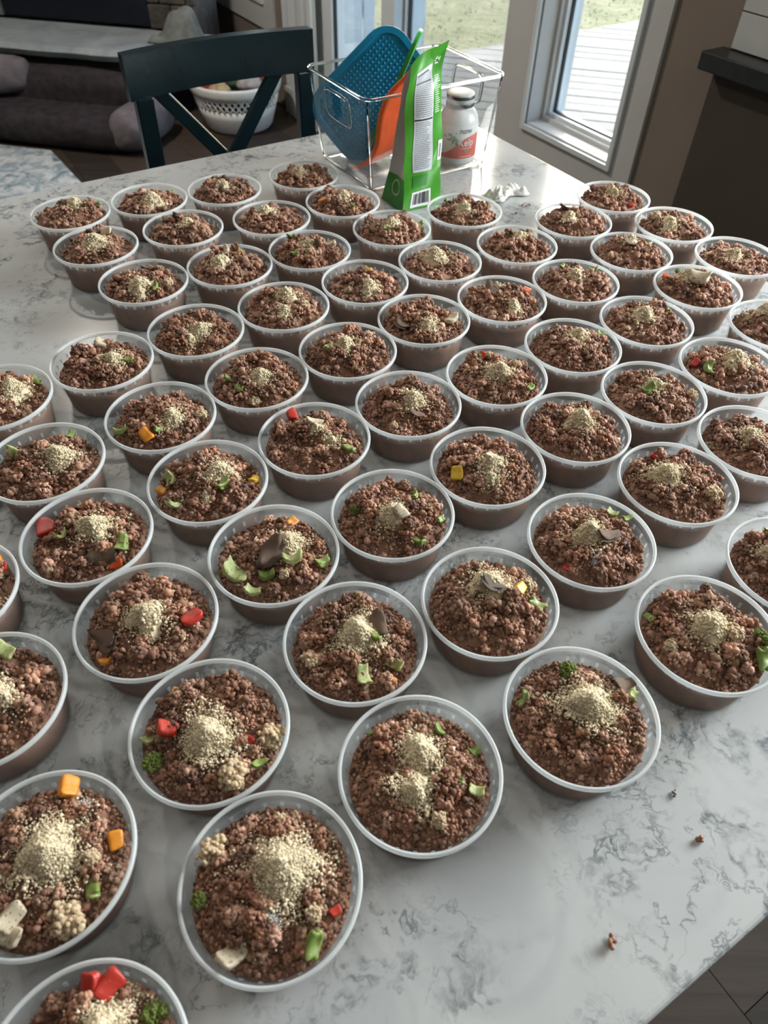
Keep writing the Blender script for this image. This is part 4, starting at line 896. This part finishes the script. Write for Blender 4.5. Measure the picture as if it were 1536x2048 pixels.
def make_powder(g, heap, mounds, lod):
    V_, F_, C_ = [], [], []; off_ = 0
    for mx, my, mr in mounds:
        c = np.array([mx, my])/1000; R_ = mr/1000*(1.32, 1.40, 1.6)[lod]; hh = R_*g.uniform(.30, .42); el = g.uniform(.75, 1.0); ea = g.uniform(0, 3.14)
        nr, na = [(16, 44), (11, 30), (8, 20)][lod]; ph = g.uniform(0, 6.28, 4); vs = [(c[0], c[1])]; tt = [0.]
        for i in range(1, nr):
            for j in range(na):
                a = 2*math.pi*j/na; t = i/(nr-1); k = 1+.16*math.sin(3*a+ph[0])+.10*math.sin(5*a+ph[1]); x, y = R_*.68*t*k*math.cos(a), R_*.68*t*k*math.sin(a)*el
                vs.append((c[0]+x*math.cos(ea)-y*math.sin(ea), c[1]+x*math.sin(ea)+y*math.cos(ea))); tt.append(t)
        vs = np.array(vs); tt = np.array(tt); rr = np.linalg.norm(vs, axis=1); vs *= np.minimum(1, .047/np.maximum(rr, 1e-6))[:, None]
        smooth = heap.zed + (heap.ztop-heap.zed)*np.clip(1-(np.linalg.norm(vs, axis=1)/.0515)**2, 0, 1)**.85
        base = .55*smooth+.45*heap(vs)
        z = base + hh*(1-tt**1.5) + .0022*(1-tt) - .0030*tt**3 + g.normal(0, [.00075, .0008, .0009][lod], len(vs))*(tt < .98) + .0016*np.sin(vs[:, 0]*700+ph[2])*np.sin(vs[:, 1]*650+ph[3])*(1-tt)
        fs = [(0, 1+j, 1+(j+1) % na) for j in range(na)]
        for i in range(nr-2):
            for j in range(na): p, q = 1+i*na+j, 1+i*na+(j+1) % na; fs += [(p, p+na, q), (q, p+na, q+na)]
        V_.append(np.c_[vs, z]); F_.append(np.array(fs)+off_); C_.append(np.tile(POW, (len(vs), 1))*g.uniform(.88, 1.08, (len(vs), 1))); off_ += len(vs)
        n = int([3300, 1100, 440][lod]*(mr/17)**1.6); rg = np.array([.00074, .00080, .00100])[lod]
        t = np.abs(g.normal(0, .62, n)); t = np.where(t > 1.7, g.uniform(0, 1.5, n), t); a = g.uniform(0, 6.283, n); k = 1+.16*np.sin(3*a+ph[0])+.10*np.sin(5*a+ph[1])
        x, y = R_*.86*t*k*np.cos(a), R_*.86*t*k*np.sin(a)*el; p = np.stack([c[0]+x*math.cos(ea)-y*math.sin(ea), c[1]+x*math.sin(ea)+y*math.cos(ea)], 1)
        rr = np.linalg.norm(p, axis=1); p *= np.minimum(1, .0475/np.maximum(rr, 1e-6))[:, None]
        sm_ = heap.zed + (heap.ztop-heap.zed)*np.clip(1-(np.linalg.norm(p, axis=1)/.0515)**2, 0, 1)**.85
        b = .55*sm_+.45*heap(p); tn = t/.86
        z = np.where(tn < 1, b + hh*(1-np.clip(tn, 0, 1)**1.5) + .0022*(1-np.clip(tn, 0, 1)) - .0030*np.clip(tn, 0, 1)**3, heap(p)+.0022) ; z = np.maximum(z, heap(p)+np.where(tn > .7, .0020, -1)) + g.uniform(-.0002, .0012, n)
        v, f, kk = blobs(g, OCT, np.c_[p, z], np.clip(g.lognormal(math.log(rg), .38, n), rg*.45, rg*2.4), .25, .35)
        V_.append(v); F_.append(f+off_); off_ += len(v); C_.append(np.repeat(np.clip(POW*g.uniform(.72, 1.12, (n, 1)), 0, .97), kk, 0))
    return tri_mesh('powder_topping', np.concatenate(V_), np.concatenate(F_), np.concatenate(C_))

# vegetable and meat pieces: a few shapes of each kind, unit size about 1
def from_bm(nm, bm):
    me = bpy.data.meshes.new(nm); bm.to_mesh(me); bm.free(); me.polygons.foreach_set('use_smooth', [True]*len(me.polygons)); return me
def chunk_mesh(seed, sx, sy, sz, rnd, bend=0.0, jag=.06):
    rr = random.Random(seed); bm = bmesh.new(); bmesh.ops.create_cube(bm, size=1); bmesh.ops.subdivide_edges(bm, edges=bm.edges[:], cuts=4, use_grid_fill=True)
    ph = [rr.uniform(0, 6) for _ in range(6)]
    for v in bm.verts:
        p = v.co.copy(); q = Vector([max(-.5+rnd, min(.5-rnd, t)) for t in p]); d = p-q
        if d.length > 1e-6: p = q+d.normalized()*min(d.length, rnd)
        k = 1+jag*math.sin(p.x*7+ph[0])*math.sin(p.y*6+ph[1])+jag*math.sin(p.y*5+ph[2]+p.z*6)
        p = Vector((p.x*sx*(1+.25*p.y*math.sin(ph[3])), p.y*sy*(1+.25*p.x*math.cos(ph[4])), p.z*sz))*k
        p.z += bend*(p.x*p.x)*4; v.co = p
    for v in bm.verts: v.co *= 1+rr.uniform(-.035, .035)
    return from_bm('piece', bm)
def floret_mesh(seed, lobes=6, fine=.085, per=30):
    g = np.random.default_rng(seed); P_, R_ = [], []
    for i in range(lobes):
        a = 6.283*i/lobes+g.uniform(-.4, .4); rr = .26 if i else 0; c = np.array([rr*math.cos(a)*1.1, rr*math.sin(a)*.9, .10+(.12 if i == 0 else g.uniform(-.06, .08))]); lr = g.uniform(.17, .25)
        d = g.normal(size=(per, 3)); d /= np.linalg.norm(d, axis=1)[:, None]; P_.append(c+d*lr*g.uniform(.8, 1.05, (per, 1))); R_.append(g.uniform(fine*.75, fine*1.3, per)); P_.append(c[None]); R_.append(np.array([lr*.95]))
    n = 10; t = np.linspace(0, 1, n); P_.append(np.c_[.03*t, .02*t, .05-.40*t]); R_.append(.20-.07*t)
    v, f, k = blobs(g, ICO1, np.concatenate(P_), np.concatenate(R_), .12, .15)
    me = bpy.data.meshes.new('floret'); me.from_pydata(v.tolist(), [], f.tolist()); me.polygons.foreach_set('use_smooth', [True]*len(me.polygons)); return me
SH = {
 'chunk': [chunk_mesh(s, 1, .8, .42, .20, .10) for s in (1, 2, 3)],
 'celery': [chunk_mesh(s, 1, .62, .30, .14, .35) for s in (4, 5, 6)],
 'green': [chunk_mesh(s, .95, .55, .42, .22, .25, .16) for s in (7, 8, 9, 10)],
 'slice': [chunk_mesh(s, 1, .60, .15, .07, .12, .28) for s in (11, 12, 13)],
 'pale': [chunk_mesh(s, 1, .66, .36, .24, .16, .08) for s in (14, 15, 16)],
 'floret': [floret_mesh(s) for s in (17, 18, 19)], 'sprig': [floret_mesh(s, 7, .065, 46) for s in (20, 21)],
}
def lump_mesh(seed):
    g = np.random.default_rng(seed); n = 150; d = g.normal(size=(n, 3)); d /= np.linalg.norm(d, axis=1)[:, None]
    rad = g.uniform(.06, .13, n); pos = d*np.array([.40, .36, .30])*g.uniform(.85, 1.08, (n, 1))
    v, f, k = blobs(g, ICO1, pos, rad, .2, .3); c = np.repeat(MEAT[g.integers(0, len(MEAT), n)]*g.uniform(.95, 1.35, (n, 1)), k, 0)
    bv, bf = ICO2; core = bv*np.array([.40, .36, .30])
    return tri_mesh('lump', np.concatenate([core, v]), np.concatenate([bf, f+len(bv)]), np.concatenate([np.tile(MEAT[[0]], (len(bv), 1)), c]))
SH['lump'] = [lump_mesh(s) for s in (1, 2, 3)]
KIND = {'r': ('red_pepper_piece', 'chunk', 'red_pepper', 'red pepper piece'), 'R': ('red_pepper_piece', 'chunk', 'orangered_pepper', 'orange-red pepper piece'), 'o': ('orange_pepper_piece', 'chunk', 'orange_pepper', 'orange pepper piece'), 'O': ('orange_pepper_piece', 'chunk', 'orange_pepper', 'orange pepper piece'),
        'y': ('yellow_pepper_piece', 'chunk', 'yellow_pepper', 'yellow pepper piece'), 'g': ('green_vegetable_piece', 'green', 'green_veg', 'green vegetable piece'), 'e': ('celery_piece', 'celery', 'celery', 'pale green celery piece'),
        'b': ('broccoli_floret', 'sprig', 'broccoli', 'green broccoli floret'), 'c': ('cauliflower_floret', 'floret', 'cauliflower', 'cream cauliflower floret'), 'm': ('pale_slice', 'pale', 'pale_veg', 'pale smooth slice'),
        's': ('meat_slice', 'slice', 'meat_slice', 'brown meat slice'), 'k': ('dark_slice', 'slice', 'dark_slice', 'dark mushroom slice'), 'l': ('meat_lump', 'lump', 'meat', 'rounded lump of meat')}
for kd, (nm, sh, mt, lb) in KIND.items():
    pass
def piece_mesh(sh, mt, k, cache={}):
    key = (sh, mt, k % len(SH[sh]))
    if key not in cache:
        me = SH[sh][key[2]].copy(); me.materials.clear(); me.materials.append(MATS[mt]); cache[key] = me
    return cache[key]

# container meshes, shared by every tub
def lathe_mesh(nm, prof, n, closed, mat):
    m = MB().lathe(prof, n, closed=closed); me = bpy.data.meshes.new(nm); me.from_pydata([tuple(v) for v in m.v], [], m.f)
    bm = bmesh.new(); bm.from_mesh(me); bmesh.ops.recalc_face_normals(bm, faces=bm.faces); bm.to_mesh(me); bm.free()
    me.polygons.foreach_set('use_smooth', [True]*len(me.polygons)); me.materials.append(MATS[mat]); return me
BODY = lathe_mesh('plastic_container', [(.0005, .0010), (.0440, .0010), (.0462, .0003), (.0476, .0014), (.0481, .0035), (.0532, .0396), (.0534, .0402), (.0552, .0408), (.0557, .0416), (.0559, .0438), (.0551, .0438), (.0549, .0420), (.0545, .0415), (.0527, .0409), (.0525, .0400), (.0474, .0040), (.0468, .0022), (.0005, .0020)], 72, False, 'tub_wall')
RIM = lathe_mesh('rim', [(.0552, .0439), (.0571, .0436), (.0575, .0442), (.0576, .0468), (.0572, .0477), (.0565, .0480), (.0556, .0479), (.0550, .0473), (.0549, .0455)], 96, True, 'tub_rim')
m = MB()
for k in range(28):
    a = 2*math.pi*k/28; w_ = .022
    def q(r, da, z): return (r*math.cos(a+da), r*math.sin(a+da), z)
    m.hexa([q(.0519, -w_, .0356), q(.0512, -w_, .0356), q(.0512, w_, .0356), q(.0519, w_, .0356), q(.0526, -w_, .0404), q(.0519, -w_, .0404), q(.0519, w_, .0404), q(.0526, w_, .0404)])
RIBS = bpy.data.meshes.new('rib_ring'); RIBS.from_pydata([tuple(v) for v in m.v], [], m.f); RIBS.materials.append(MATS['tub_rib'])

def child(nm, me, par, loc=(0, 0, 0)):
    o = bpy.data.objects.new(nm, me); COL.objects.link(o); o.parent = par; o.location = loc; return o
for i, (tx, ty, mounds, veg, label) in enumerate(TUBS):
    g = np.random.default_rng(100+i); d = math.hypot(tx, ty)
    lod = 0 if d < .36 else (1 if d < .80 else 2)
    t = tag(empty('food_tub', (tx, ty, TZ+.0004)), label, 'food tub', 'plastic tubs of meat and vegetables on the table')
    pc_ = child('plastic_container', BODY, t); child('rim', RIM, pc_); rb = child('rib_ring', RIBS, pc_); rb['kind'] = 'stuff'
    pc_.rotation_euler.z = g.uniform(0, 6.28)
    heap = Heap(g, mounds)
    me = make_meat(g, heap, lod); me.materials.append(MATS['meat']); o = child('meat_crumble', me, t); o['kind'] = 'stuff'; o['label'] = 'loose browned ground meat'
    me = make_powder(g, heap, mounds, lod); me.materials.append(MATS['powder']); o = child('powder_topping', me, t); o['kind'] = 'stuff'; o['label'] = 'beige powder sprinkled in a mound'
    for j, (kd, vx, vy, size) in enumerate(veg):
        x, y, s = vx/1000, vy/1000, size/1000; z = float(heap((x, y))[0])
        if kd == 'w':
            n = 260; pp = np.c_[g.normal(x, s*.36, n), g.normal(y, s*.36, n)]; zz = heap(pp)+.0018+g.uniform(0, .0012, n)
            for mx, my, mr in mounds: pass
            v_, f_, k_ = blobs(g, OCT, np.c_[pp, zz], np.full(n, .00045), .2, .3)
            me = tri_mesh('white_powder', v_, f_, np.tile([.8, .8, .78], (len(v_), 1))); me.materials.append(MATS['white_powder']); o = child('white_powder', me, t); o['kind'] = 'stuff'; o['label'] = 'pinch of white powder'; continue
        nm, sh, mt, lb = KIND[kd]; o = child(nm, piece_mesh(sh, mt, int(g.integers(0, 12))), t); o['label'] = lb
        lift = {'chunk': .18, 'celery': .16, 'green': .16, 'slice': .14, 'pale': .18, 'floret': .14, 'sprig': .14, 'lump': .22}[sh]
        for mx, my, mr in mounds:
            q = math.hypot(vx-mx, vy-my)/mr
            if q < .9: z += .5*mr/1000*(1-q)
        o.location = (x, y, z+.0028+s*lift); tl = .35 if sh in ('floret', 'sprig', 'lump') else .55
        o.rotation_euler = (g.uniform(-tl, tl)+.25, g.uniform(-tl, tl), g.uniform(0, 6.28)); o.scale = (s*(1.0 if sh == 'slice' else 1.18),)*3

# stray crumbs on the table top
for k, (x, y, r, mt, lb) in enumerate([(.224, .214, .0022, 'dark_slice', 'tiny black crumb on marble right of frontmost right tub'), (.233, .180, .0031, 'meat', 'small brown meat crumb near right edge of table'), (.157, .115, .0036, 'meat', 'brown meat crumb nearest the bottom of the picture'),
        (.221, 1.213, .0022, 'meat', 'left crumb of the three below the tissue'), (.2265, 1.209, .0020, 'meat', 'middle crumb of the three below the tissue'), (.232, 1.216, .0022, 'meat', 'right crumb of the three below the tissue'), (.207, 1.181, .0026, 'dark_slice', 'dark crumb in front of the crumpled tissue')]):
    g = np.random.default_rng(500+k); n = 7; pos = g.normal(0, r*.45, (n, 3)); pos[:, 2] = np.abs(pos[:, 2])*.7+r*.25
    v_, f_, kk = blobs(g, ICO1, pos, g.uniform(r*.35, r*.6, n), .2, .3); v_[:, 2] -= v_[:, 2].min()
    me = tri_mesh('meat_crumb', v_, f_, np.repeat(MEAT[g.integers(0, 4, n)], kk, 0)); me.materials.append(MATS[mt]); o = bpy.data.objects.new('meat_crumb', me); COL.objects.link(o); o.location = (x, y, TZ+.0002); tag(o, lb, 'crumb', 'stray crumbs on the table')
